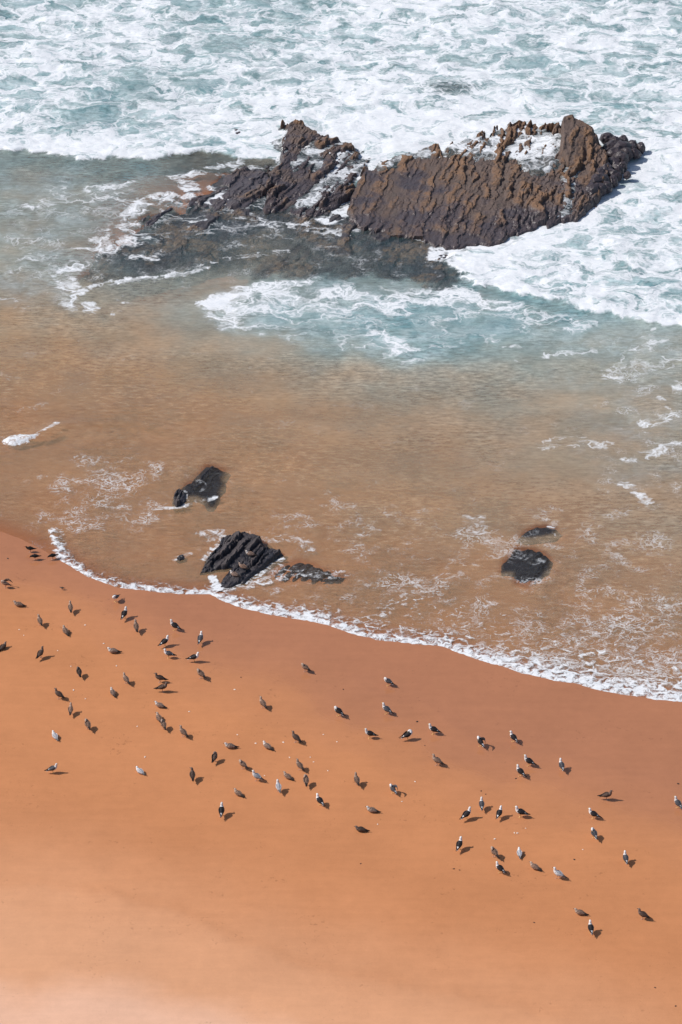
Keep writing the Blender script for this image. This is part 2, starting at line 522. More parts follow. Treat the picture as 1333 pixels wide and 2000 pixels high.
reef_poly = [(150, 545), (185, 500), (235, 470), (280, 445), (360, 405), (450, 395), (560, 405), (650, 410), (720, 440), (860, 470), (900, 520), (915, 552), (880, 566), (800, 552),
             (720, 538), (640, 545), (560, 540), (500, 545), (480, 505), (420, 505), (340, 535), (250, 555), (190, 562)]
reef_ctrl = [(180, 535, -.34), (250, 500, -.18), (300, 460, -.12), (350, 500, -.2), (400, 430, -.08), (450, 460, -.15), (500, 500, -.45), (520, 420, -.06), (560, 470, -.3), (600, 440, -.12),
             (650, 480, -.22), (700, 450, -.15), (760, 490, -.14), (800, 530, -.18), (850, 510, -.12), (900, 550, -.15), (600, 520, -.26), (560, 520, -.24), (700, 520, -.22)]
me, info = rock_mesh('reef_shelf', reef_poly, reef_ctrl, R(62), [(1.8, 4, .22, .14), (.7, 2, .14, .08), (.3, .8, .05, .03)], 410, 1.1, -1.4, .085, MAT_REEF, .9, 1.0)
add_rock('reef', 'reef_shelf', 'dark reef shelf seen through shallow water in front of the outcrop', 'reef', me, info)

beach_poly = [(432, 1050, .1), (452, 1040, .25), (480, 1036, .35), (508, 1043, .4), (513, 1058, .35), (512, 1070, .25), (532, 1070, .2), (552, 1080, .15), (548, 1090, .08), (525, 1100, .05),
              (500, 1122, .02), (478, 1140, .02), (462, 1142, .02), (448, 1150, .02), (428, 1150, .0), (440, 1128, .05), (455, 1108, .1), (430, 1112, .02), (390, 1122, 0), (405, 1092, .02), (428, 1064, .05)]
beach_ctrl = [(440, 1055, .1), (480, 1042, .3), (508, 1048, .35), (510, 1068, .3), (545, 1083, .12), (515, 1100, .12), (470, 1135, .1), (435, 1145, .06), (455, 1115, .14), (405, 1105, .04), (490, 1075, .3), (470, 1090, .24), (440, 1080, .12)]
me, info = rock_mesh('striped_rock', beach_poly, low(beach_ctrl, .8), R(63), STR_SMALL, 510, .22, -.35, .04, MAT_BLACK, .7, .12)
add_rock('beach', 'striped_rock', 'black ridged slate rock at the edge of the swash with gulls on it', 'rock', me, info)

for key, poly, ctrl, ang, seed, label, dt in (
    ('sub_a', [(388, 922), (405, 908), (425, 912), (440, 918), (432, 945), (425, 975), (415, 988), (398, 975), (380, 970), (366, 970), (352, 962), (366, 945), (384, 938)],
     [(400, 920, -.05), (432, 925, -.06), (420, 960, -.10), (380, 955, -.02), (405, 980, -.1), (400, 945, -.04)], 63, 610,
     'dark rock just under the water above the gull rock, swash around it', .32),
    ('sub_knob', [(338, 985), (340, 968), (350, 960), (362, 965), (365, 980), (355, 990), (345, 992)],
     [(342, 980, .02), (350, 968, .08), (360, 972, .1), (355, 985, .04), (348, 988, .02)], 63, 620,
     'small black knob of rock poking out beside the dark submerged rock', .6),
    ('sub_b', [(984, 1095), (1002, 1080), (1008, 1070), (1040, 1070), (1068, 1080), (1076, 1092), (1070, 1112), (1055, 1128), (1030, 1148), (1006, 1142), (1004, 1118), (978, 1118)],
     [(990, 1105, -.08), (1010, 1070, -.05), (1050, 1075, -.03), (1070, 1095, -.05), (1040, 1110, -.06), (1015, 1135, -.16), (1030, 1090, -.03), (1045, 1125, -.13)], 60, 630,
     'larger of the two dark rocks under the water on the right', .3),
    ('sub_c', [(1016, 1046), (1030, 1034), (1045, 1027), (1070, 1025), (1088, 1033), (1080, 1042), (1055, 1047), (1028, 1050)],
     [(1020, 1048, -.12), (1045, 1032, -.05), (1075, 1032, -.07), (1055, 1048, -.09)], 60, 640,
     'smaller dark rock under the water, behind the larger one on the right', .3),
    ('sub_d', [(530, 1122), (552, 1105), (585, 1095), (612, 1102), (650, 1118), (675, 1125), (668, 1138), (630, 1140), (590, 1136), (550, 1138)],
     [(545, 1122, -.17), (590, 1105, -.12), (620, 1120, -.11), (665, 1130, -.10), (600, 1130, -.13)], 62, 650,
     'murky grey rock under the foam right of the gull rock', .3),
    ('sub_e', [(345, 1092), (350, 1086), (360, 1086), (362, 1094), (352, 1098)], [(348, 1092, .02), (355, 1088, .05), (360, 1092, .02), (353, 1096, .0)], 60, 660,
     'tiny dark rock awash left of the gull rock', .3)):
    ctrl = [(a, b, c - (.08 if key == 'sub_b' else .01 if key == 'sub_c' else .0 if key == 'sub_d' else .07 if key == 'sub_a' else 0)) for a, b, c in ctrl]
    me, info = rock_mesh('submerged_rock', poly, ctrl, R(ang), STR_SMALL, seed, .5 if key in ('sub_a', 'sub_d') else .32 if key in ('sub_b', 'sub_c') else .15, -.45, .05, MAT_BLACK if key in ('sub_e', 'sub_knob') else MAT_DROWNED, dt, .04 if key in ('sub_e', 'sub_knob') else .15 if key != 'sub_a' else .3)
    add_rock(key, 'submerged_rock', label, 'rock', me, info)

for key, poly, h, seed, label in (
    ('tip_a', [(448, 262), (455, 252), (470, 254), (476, 262), (462, 268)], .10, 710, 'small brown rock tip breaking the surf left of the ribbed rock'),
    ('tip_b', [(845, 178), (862, 166), (890, 168), (912, 178), (895, 188), (862, 186)], .05, 720, 'brown rock hump showing through the surf far behind the outcrop')):
    pts = np.array(poly, float).mean(0)
    ctrl = [(p[0], p[1], h * .5) for p in poly] + [(pts[0], pts[1], h)]
    me, info = rock_mesh('surf_rock', poly, ctrl, R(60), STR_SLAB, seed, .4, -1.0, .07, MAT_ROCK, .35, .15)
    add_rock(key, 'surf_rock', label, 'rock', me, info)

# rounded boulders at the seaward end of the outcrop
def boulder_mesh(seed):
    import bmesh
    bm = bmesh.new()
    bmesh.ops.create_icosphere(bm, subdivisions=3, radius=1.0)
    co = np.array([v.co for v in bm.verts])
    d = 1 + .35 * fbm(co[:, 0] * 1.1 + co[:, 2] * .9 + seed, co[:, 1] * 1.1 - co[:, 2] * .7, 3, seed) + .15 * fbm(co[:, 0] * 3 + seed, co[:, 1] * 3 + co[:, 2] * 2.1, 2, seed + 4)
    q = np.round(d * 5) / 5 * .5 + d * .5
    for v, k in zip(bm.verts, q):
        v.co = v.co * float(k)
    me = bpy.data.meshes.new('boulder')
    bm.to_mesh(me); bm.free()
    me.materials.append(MAT_BOULDER)
    a = me.attributes.new('crest', 'FLOAT', 'POINT')
    a.data.foreach_set('value', (0.25 * np.ones(len(me.vertices))).astype(np.float32))
    return me
MAT_BOULDER = rock_material('wet_boulder', (.055, .045, .052), (.075, .058, .058), (.11, .085, .08), 2.0, .3)
b_meshes = [boulder_mesh(k) for k in (1, 2, 3, 4, 5)]
rng = np.random.default_rng(7)
BOULDERS = [(1192, 300, .5), (1203, 290, .4), (1214, 302, .55), (1200, 312, .45), (1222, 312, .4), (1230, 300, .38), (1242, 308, .3), (1210, 322, .5), (1196, 330, .45), (1182, 345, .5),
            (1172, 356, .5), (1165, 368, .55), (1180, 362, .42), (1192, 350, .38), (1205, 340, .36), (1216, 334, .3), (1160, 382, .5), (1172, 378, .42), (1186, 374, .36), (1198, 362, .3), (1205, 352, .28),
            (1225, 350, .22), (1236, 290, .3), (1218, 284, .34), (1252, 296, .3), (1188, 282, .45)]
for k, (bx, by, br) in enumerate(BOULDERS):
    x, y = at(bx, by, .15)
    o = link(bpy.data.objects.new('boulder', b_meshes[k % 5]))
    o.location = (float(x), float(y), .32 + br * .25)
    o.scale = (br * .95, br * 1.1, br * .8)
    o.rotation_euler = tuple(rng.uniform(0, 6.28, 3))
    o['label'] = 'small wet dark boulder in the surf at the right end of the outcrop'
    o['category'] = 'boulder'
    o['group'] = 'boulders at the right end of the outcrop'

# ------------------------------------------------------------------ sea: heights and foam chart
xs = axis(-24, 24, .1, -900, 900)
ys = axis(121, 203, .1, 60, 2500)
X, Y = np.meshgrid(xs, ys)
px, py = chart(X, Y)
s_raw = shore_s(X, Y)
s = s_raw + .10 * fbm(X * 1.1, Y * 1.1, 4, 71) + .05 * fbm(X * 5, Y * 5, 2, 72)
sz = sand_z(X, Y, s_raw)
wob = fbm(X * .45, Y * .45, 4, 75)
wob2 = fbm(X * 1.6, Y * 1.6, 3, 76)

def blob(cx, cy, rx, ry, p=1.0):
    d = ((px - cx) / rx) ** 2 + ((py - cy) / ry) ** 2
    return np.exp(-d * p)

def region(pts, soft, rag=0.5):
    sd = poly_sd(X, Y, W(pts))
    return ss(-soft, soft, sd + rag * wob + .35 * rag * wob2), sd

def stroke(pts, width, rag=.2):
    d = line_d(X, Y, W(pts))
    return 1 - ss(width * .4, width, d + rag * wob2)

def table(cols, rows, vals):
    """smooth chart of hand-set values"""
    v = np.array(vals, float)
    cx = np.clip(np.interp(px, cols, np.arange(len(cols))), 0, len(cols) - 1.001)
    cy = np.clip(np.interp(py, rows, np.arange(len(rows))), 0, len(rows) - 1.001)
    i = np.floor(cx).astype(int); j = np.floor(cy).astype(int)
    fx = cx - i; fy = cy - j
    fx = fx * fx * (3 - 2 * fx); fy = fy * fy * (3 - 2 * fy)
    return (v[j, i] * (1 - fx) + v[j, i + 1] * fx) * (1 - fy) + (v[j + 1, i] * (1 - fx) + v[j + 1, i + 1] * fx) * fy

LEFT_BORE = [(-200, 285), (0, 298), (60, 300), (110, 306), (150, 314), (180, 319), (215, 313), (260, 311), (320, 314), (356, 306)]
RIGHT_BORE = [(868, 500), (880, 526), (930, 560), (1000, 576), (1060, 591), (1110, 601), (1180, 613), (1240, 633), (1333, 637), (1500, 640)]
SURF = LEFT_BORE + [(430, 302), (480, 314), (545, 320), (600, 335), (700, 360), (720, 340), (800, 330), (900, 330), (1100, 340), (1165, 388), (1130, 432), (1000, 472), (905, 492)] + RIGHT_BORE + [(1900, 640), (1900, -700), (-700, -700), (-700, 285)]
surf, surf_sd = region(SURF, .34, .75)
cols = [0, 133, 267, 400, 533, 667, 800, 933, 1067, 1200, 1333]
rows = [0, 60, 120, 180, 240, 300, 400, 500, 560, 620]
FT = [[.62, .60, .66, .55, .52, .62, .70, .68, .72, .62, .50],
      [.62, .66, .68, .52, .58, .66, .74, .66, .66, .70, .52],
      [.74, .72, .66, .62, .60, .68, .72, .64, .60, .66, .66],
      [.72, .68, .48, .56, .66, .70, .74, .78, .62, .62, .66],
      [.70, .66, .62, .70, .76, .86, .88, .88, .80, .72, .70],
      [.85, .84, .80, .74, .80, .88, .84, .80, .80, .76, .80],
      [.85, .85, .80, .75, .80, .80, .80, .80, .78, .74, .70],
      [.85, .85, .80, .75, .80, .80, .80, .84, .74, .68, .66],
      [.85, .85, .80, .75, .80, .80, .80, .86, .72, .66, .66],
      [.85, .85, .80, .75, .80, .80, .80, .86, .82, .78, .76]]
F = (table(cols, rows, FT) - .01 + .19 * fbm(X * .10, Y * .26, 4, 78)) * surf
F = np.maximum(F, surf * 0.92 * (1 - ss(.2, 2.4, line_d(X, Y, W(RIGHT_BORE)) + .7 * wob)))
F = np.maximum(F, surf * 0.93 * (1 - ss(.2, 2.0, line_d(X, Y, W(LEFT_BORE)) + .5 * wob)))
F = F - surf * .13 * np.exp(-(line_d(X, Y, W([(450, 85), (390, 120), (310, 165), (250, 190), (150, 230)])) / 1.6) ** 2)

# blue-green swirl in front of the outcrop
SWIRL = [(384, 605), (396, 580), (450, 556), (540, 543), (640, 548), (780, 552), (900, 562), (1010, 585), (1120, 612), (1210, 640), (1120, 652), (1000, 652), (930, 668), (860, 700), (800, 712),
         (740, 700), (690, 690), (600, 680), (510, 660), (430, 642), (390, 622)]
swirl, swirl_sd = region(SWIRL, .45, .9)
Fs = .40 + .22 * blob(450, 605, 90, 50) + .20 * stroke([(390, 600), (450, 565), (600, 560), (760, 590), (900, 580), (1000, 600)], 1.0) + .10 * blob(650, 600, 200, 30) \
     - .14 * blob(820, 645, 90, 30) - .12 * blob(640, 650, 90, 25) + .22 * stroke([(735, 650), (770, 670), (800, 690)], .8) + .12 * blob(1040, 625, 90, 22)
F = np.maximum(F, swirl * Fs)
# left shallows: thin drifting foam
F = np.maximum(F, .30 * region([(0, 400), (120, 350), (260, 345), (330, 380), (270, 440), (200, 480), (150, 540), (60, 560), (0, 560)], 1.2, 1.2)[0])
for st, w_, v in (([(235, 455), (215, 480), (165, 500), (130, 540), (135, 590), (170, 600)], 1.1, .55), ([(160, 480), (215, 470), (250, 470)], .9, .55), ([(205, 500), (300, 505)], .5, .5),
                  ([(140, 580), (200, 555), (300, 545), (400, 525)], .45, .55), ([(225, 610), (245, 595)], .5, .5), ([(20, 530), (70, 500), (110, 480)], .8, .42), ([(60, 400), (150, 390), (230, 385)], .9, .46),
                  ([(180, 370), (260, 362)], .7, .46), ([(0, 588), (60, 585)], .4, .4), ([(270, 455), (300, 470), (260, 480)], .4, .5)):
    F = np.maximum(F, v * stroke(st, w_, .35))
# foam among the low rocks and over the reef
for st, w_, v in (([(255, 425), (275, 400), (320, 385), (360, 390)], .9, .56), ([(355, 355), (375, 368), (385, 390), (420, 395), (445, 385)], .8, .60), ([(250, 430), (262, 455), (245, 470)], .8, .54), ([(330, 350), (400, 335), (470, 318)], .6, .55), ([(410, 370), (440, 355), (500, 340)], .5, .55),
                  ([(560, 330), (600, 320), (590, 350)], .5, .5), ([(430, 340), (520, 325)], .5, .5), ([(450, 430), (560, 440), (640, 455), (700, 448)], .55, .52), ([(600, 440), (660, 458), (700, 450)], .5, .56),
                  ([(330, 440), (420, 430), (520, 432)], .5, .45), ([(640, 430), (670, 410), (690, 395)], .9, .72), ([(800, 460), (870, 478), (890, 505)], .5, .5), ([(420, 510), (480, 500), (560, 492)], .4, .42),
                  ([(500, 395), (520, 410)], .3, .4), ([(470, 385), (495, 375)], .4, .5)):
    F = np.maximum(F, v * stroke(st, w_, .3))
F = np.maximum(F, .34 * region([(280, 405), (540, 330), (640, 420), (700, 450), (640, 470), (420, 470), (270, 480)], .8, .8)[0])
F = np.maximum(F, .88 * stroke([(870, 498), (905, 494), (960, 488), (1005, 472), (1045, 462), (1090, 448), (1135, 434), (1168, 412), (1185, 380)], 1.5, .3))
# right-hand shallows
for st, w_, v in (([(1290, 650), (1230, 700), (1190, 740), (1330, 700)], 1.0, .42), ([(1270, 760), (1300, 775), (1330, 750)], .6, .46), ([(1300, 800), (1260, 830), (1330, 810)], .6, .46),
                  ([(1230, 900), (1290, 880), (1320, 870)], .6, .5), ([(1060, 870), (1100, 860), (1180, 870)], .7, .40), ([(1220, 945), (1260, 975)], .6, .5), ([(1010, 700), (1110, 690), (1160, 685)], .5, .46),
                  ([(940, 660), (1010, 680)], .5, .40)):
    F = np.maximum(F, v * stroke(st, w_, .4))
# little breaking wavelet at the left
WAVELET = [(2, 862), (18, 853), (40, 849), (62, 852), (75, 850), (68, 862), (46, 869), (26, 873), (8, 869)]
wavelet, wavelet_sd = region(WAVELET, .12, .2)
F = np.maximum(F, wavelet * .80)
F = np.maximum(F, .55 * stroke([(66, 856), (82, 846), (100, 836), (112, 828)], .22, .1))
F = F - .5 * blob(880, 176, 50, 13)
# swash front
FRONT = [(98, 1036), (108, 1056), (116, 1078), (128, 1094)] + SHORE[5:]
fr = np.interp(px, [90, 110, 200, 300, 415, 430, 600, 800, 900, 1000, 1100, 1333], [0, .5, .6, .65, .65, 1.0, 1.15, 1.4, 1.6, 2.0, 2.6, 3.0])
fd = line_d(X, Y, W(FRONT))
fq = fd / np.maximum(fr, .05) + .35 * wob2 + .25 * wob
front = (1 - ss(.15, 1.0, fq)) * (s_raw > -1)
F = np.maximum(F, (.80 * (1 - ss(-.1, .75, fq)) + .48 * (1 - ss(.5, 1.7, fq)) * ss(-.1, .75, fq)) * (s_raw > -1) * (px > 80))
lacy = ss(560, 900, px) * (1 - ss(2.0, 8.5, s_raw)) * ss(-.2, .3, s_raw)
F = np.maximum(F, lacy * (.36 + .16 * ss(850, 1250, px)) * (1 - .35 * ss(1.5, 6, s_raw)))
F = np.maximum(F, .46 * stroke([(640, 1215), (740, 1215), (760, 1185), (800, 1170), (830, 1150), (880, 1130)], .8, .4))
for st, w_, v in (([(395, 1042), (430, 1040), (445, 1052), (420, 1075), (405, 1090)], .5, .54), ([(520, 1060), (560, 1050), (600, 1062), (605, 1080)], .5, .44), ([(540, 1110), (620, 1125), (675, 1122)], .6, .44), ([(548, 1092), (520, 1108), (490, 1135), (470, 1146)], .35, .6),
                  ([(430, 1150), (500, 1140), (550, 1128)], .5, .6), ([(300, 995), (345, 992), (420, 972)], .25, .6), ([(345, 965), (362, 962), (368, 985)], .2, .6), ([(985, 1075), (960, 1050), (935, 1030), (920, 1012)], .9, .36),
                  ([(880, 1105), (960, 1100), (985, 1095)], .8, .36), ([(1075, 1030), (1090, 1045)], .3, .5), ([(1010, 1152), (1030, 1146)], .25, .36), ([(415, 1130), (428, 1152)], .35, .9), ([(340, 1094), (372, 1082)], .25, .5),
                  ([(1020, 1085), (1050, 1100)], .6, .34), ([(395, 945), (420, 950), (400, 965)], .5, .28)):
    F = np.maximum(F, v * stroke(st, w_, .15))

# thin threads of foam (S)
S = np.zeros_like(F) + .12 * (1 - surf)
S = np.maximum(S, .72 * region([(85, 930), (160, 880), (300, 890), (350, 920), (340, 1000), (250, 1040), (120, 1045), (60, 1010)], 1.2, 1.0)[0])
S = np.maximum(S, .50 * region([(360, 1010), (700, 960), (1000, 990), (1333, 940), (1400, 1400), (420, 1150), (380, 1100)], 2.0, 1.5)[0])
S = np.maximum(S, .70 * region([(880, 1000), (1000, 1000), (1010, 1110), (900, 1130)], 1.2, 1.0)[0])
S = np.maximum(S, .78 * region([(960, 1200), (1333, 1090), (1400, 1400), (1000, 1320)], 1.5, 1.0)[0])
S = np.maximum(S, .45 * region([(1150, 650), (1400, 640), (1400, 1000), (1150, 980)], 2.0, 1.5)[0])
S = np.maximum(S, .40 * region([(200, 380), (700, 380), (900, 560), (400, 560), (0, 620), (0, 400)], 2.0, 1.5)[0])
S = np.maximum(S, .45 * region([(0, 730), (60, 740), (80, 800), (0, 850)], 1.0, 1.0)[0])

# suspended matter: murk (how cloudy), teal (blue-green or sandy), milk (air bubbles)
rows2 = [300, 400, 500, 560, 620, 680, 740, 820, 900, 1000, 1100, 1200, 1300, 1400]
KT = [[.74, .70, .62, .36, .45, .95, .95, .95, .95, .95, .95],
      [.80, .76, .50, .14, .12, .12, .60, .90, .95, .95, .95],
      [.80, .66, .16, .14, .30, .18, .14, .40, .95, .95, .95],
      [.78, .70, .58, .68, .74, .76, .70, .70, .92, .95, .95],
      [.66, .70, .74, .82, .92, .94, .96, .96, .95, .95, .95],
      [.56, .58, .62, .72, .84, .92, .96, .94, .92, .90, .90],
      [.46, .48, .50, .56, .64, .74, .78, .82, .82, .82, .82],
      [.36, .38, .40, .42, .48, .56, .62, .68, .72, .74, .74],
      [.36, .38, .38, .40, .44, .50, .54, .58, .64, .66, .68],
      [.30, .32, .34, .36, .40, .44, .48, .50, .50, .58, .62],
      [.26, .26, .28, .30, .32, .34, .36, .38, .36, .44, .50],
      [.22, .22, .24, .26, .28, .30, .32, .34, .36, .38, .40],
      [.22, .22, .22, .22, .24, .26, .28, .30, .30, .32, .34],
      [.2, .2, .2, .2, .2, .2, .24, .26, .28, .28, .30]]
K = table(cols, rows2, KT)
K = np.where(py < 320, np.maximum(K, .9 * surf), K)
K = np.maximum(K, .95 * surf) * (1 - .75 * blob(880, 176, 50, 13))
TT = [[.80, .80, .85, .70, .60, 1, 1, 1, 1, 1, 1],
      [.70, .70, .75, .9, .9, .9, .9, 1, 1, 1, 1],
      [.62, .66, .85, .9, .6, .8, .9, .9, 1, 1, 1],
      [.52, .60, .60, .55, .80, .85, .9, .95, 1, 1, 1],
      [.16, .26, .36, .62, .92, .98, 1.0, 1.0, .98, .92, .80],
      [.08, .10, .16, .28, .52, .78, .96, .90, .76, .66, .60],
      [.04, .06, .08, .12, .20, .34, .48, .52, .50, .50, .50],
      [.0, .02, .04, .06, .10, .16, .24, .32, .38, .40, .42],
      [.0, .0, .0, .02, .04, .08, .14, .20, .26, .32, .36],
      [.0, .0, .0, .0, .0, .04, .08, .12, .18, .22, .26],
      [0, 0, 0, 0, 0, 0, .04, .06, .10, .14, .18],
      [0, 0, 0, 0, 0, 0, 0, 0, .04, .08, .1],
      [0] * 11, [0] * 11]
T = np.clip(table(cols, rows2, TT) + .18 * wob * ss(1100, 700, py), 0, 1)
T = np.maximum(T, surf)
M = .55 * swirl + .62 * region([(0, 350), (330, 340), (260, 470), (130, 590), (0, 590)], 1.6, 1.8)[0] * (.6 + .6 * wob)
M = np.maximum(M, .45 * region([(1000, 580), (1400, 640), (1400, 720), (1150, 690), (950, 665)], 1.2, 1.2)[0])
M = np.maximum(M, .22 * region([(1120, 650), (1400, 640), (1400, 960), (1200, 930)], 2.2, 2.0)[0])
M = np.maximum(M, surf * .9)
M = np.clip(M + .25 * wob * (M > .05), 0, 1)

# heights
calm = .012 * fbm(X * .6, Y * 1.6, 4, 81) + .018 * fbm(X * .12, Y * .35, 3, 82)
Zw = np.where(s > 0, .03 * (1 - np.exp(-np.maximum(s, 0) / .25)), s * .25) + np.where(s < 0, sz, 0.0)
Zw = Zw + (calm + .0) * ss(0, 6, s)
far = ss(-6, 6, surf_sd)
swell = .34 * fbm(X * .08, Y * .24, 3, 85) + .20 * np.abs(fbm(X * .25, Y * .5, 3, 86)) + .07 * fbm(X * .9, Y * 1.4, 4, 87)
OUT = W([(545, 235), (700, 262), (850, 262), (960, 232), (1130, 230), (1185, 270), (1200, 340), (1165, 412), (1040, 462), (905, 492), (690, 432), (560, 422), (520, 330)])
still = ss(-3.5, .5, poly_sd(X, Y, OUT))          # the outcrop breaks the swell
Zw = Zw + surf * far * swell * (1 - .92 * still)
Zw = Zw + surf * (.05 * fbm(X * 1.0, Y * 1.8, 4, 88, .55) + .014 * fbm(X * 4, Y * 4, 3, 89, .6))
dR = line_d(X, Y, W(RIGHT_BORE)); dL = line_d(X, Y, W(LEFT_BORE))
lump = .7 + .5 * fbm(X * .7, Y * .7, 3, 90)
Zw = Zw + surf * (.26 * np.exp(-dR / 4.5) + .22 * np.exp(-dL / 4.0)) * lump
Zw = Zw + .04 * swirl * fbm(X * .8, Y * 1.2, 4, 91)
Zw = Zw + front * (.03 + .04 * wob2) * ss(0, .25, s)
Zw = Zw + .16 * ss(0, .3, wavelet_sd) * lump
# smooth wave face running on from the wavelet
Zw = Zw + .10 * np.exp(-(line_d(X, Y, W([(70, 852), (110, 835), (180, 828), (260, 828), (340, 845), (400, 850)])) / .45) ** 2) * ss(430, 150, px)

# water washing over the rocks: follows the underlying shape, so ribs stand out and gaps fill
def lay(info, key='base'):
    gx = np.clip((X - info['xs'][0]) / (info['xs'][1] - info['xs'][0]), 0, len(info['xs']) - 1.001)
    gy = np.clip((Y - info['ys'][0]) / (info['ys'][1] - info['ys'][0]), 0, len(info['ys']) - 1.001)
    i = gx.astype(int); j = gy.astype(int); fx = gx - i; fy = gy - j
    V = info[key]
    r = (V[j, i] * (1 - fx) + V[j, i + 1] * fx) * (1 - fy) + (V[j + 1, i] * (1 - fx) + V[j + 1, i + 1] * fx) * fy
    inb = (X > info['xs'][0]) & (X < info['xs'][-1]) & (Y > info['ys'][0]) & (Y < info['ys'][-1])
    return np.where(inb, r, -9.0)

WASH = np.zeros_like(F)
back = np.exp(-(line_d(X, Y, W([(560, 225, .4), (640, 250, .4), (720, 285, .3), (800, 290, .5), (880, 268, .7), (960, 232, .9), (1050, 232, 1.0), (1110, 226, 1.2)])) / 2.0) ** 2)
Zw = Zw + surf * back * (.04 + .16 * fbm(X * .5, Y * .5, 3, 97))
def wash(pts, key, level, soft=.5, rag=.5, f=.8):
    """pts on the chart with heights; level above the underlying rock"""
    global Zw, F, K, T, M, S, WASH
    sd = poly_sd(X, Y, W(low(pts, .5))) + rag * wob + .3 * rag * wob2
    m = ss(-soft, soft, sd)
    b = lay(rocks[key])
    zz = b + level * (m * 1.25 - .25) + .05 * fbm(X * 2, Y * 2, 3, 95)
    on = (m > .02) & (b > -.6)
    Zw = np.where(on, np.maximum(Zw, zz), Zw)
    F = np.where(on, np.minimum(np.maximum(F * (1 - m), f * m), f), F)
    WASH = np.where(on, np.maximum(WASH, m), WASH)
    S = np.where(on, .8, S)
    K = np.where(on, .15, K)
    M = np.where(on, M * .3, M)
    T = np.where(on, .9, T)

wash([(860, 290, 1.4), (930, 262, 1.8), (990, 240, 2.1), (1060, 245, 2.3), (1095, 260, 2.3), (1095, 300, 1.8), (1085, 330, 1.4), (1050, 345, 1.2), (1010, 318, 1.4), (960, 312, 1.4), (900, 312, 1.3)], 'slab', .17, .45, .9, .68)
wash([(735, 325, .8), (800, 300, 1.1), (860, 285, 1.4), (870, 300, 1.3), (800, 320, 1.0), (740, 345, .7)], 'slab', .10, .4, .7, .60)
wash([(1085, 430, .3), (1100, 380, .8), (1095, 330, 1.4), (1120, 330, 1.4), (1130, 380, .9), (1120, 425, .3)], 'slab', .10, .3, .4, .5)
wash([(610, 265, .8), (680, 285, .5), (720, 300, .4), (735, 330, .4), (690, 380, .3), (650, 385, .2), (610, 410, .1), (590, 425, 0), (580, 405, .15), (610, 350, .4), (600, 320, .5), (570, 330, .5), (575, 295, .7), (620, 290, .6)], 'ribs', .07, .45, .9, .60)
wash([(545, 245, .9), (560, 300, .7), (545, 325, .4), (500, 320, .3), (520, 280, .6)], 'ribs', .08, .4, .5, .6)

for key, near, far_d in (('reef', .08, .85), ('low', .05, .8)):
    rz = lay(rocks[key], 'Z')
    wgt = np.clip(lay(rocks[key], 'e'), 0, 1) ** 1.3
    kk = near + .9 * ss(.08, far_d, Zw - rz)
    K = K * (1 - wgt) + np.minimum(K, kk) * wgt
for key, k in (('sub_a', .92), ('sub_b', .92), ('sub_c', .92), ('sub_d', .8), ('beach', .5)):
    K = K * (1 - k * np.clip(lay(rocks[key], 'e'), 0, 1) ** 1.5)
FINE = np.maximum(1 - ss(3.0, 9.0, s_raw), .12 * WASH)
FINE = np.maximum(FINE, blob(40, 860, 60, 20) > .4)
F = np.clip(F, 0, 1); S = np.clip(S, 0, 1); K = np.clip(K, 0, .97)
K = K * ss(0, 1.5, s)

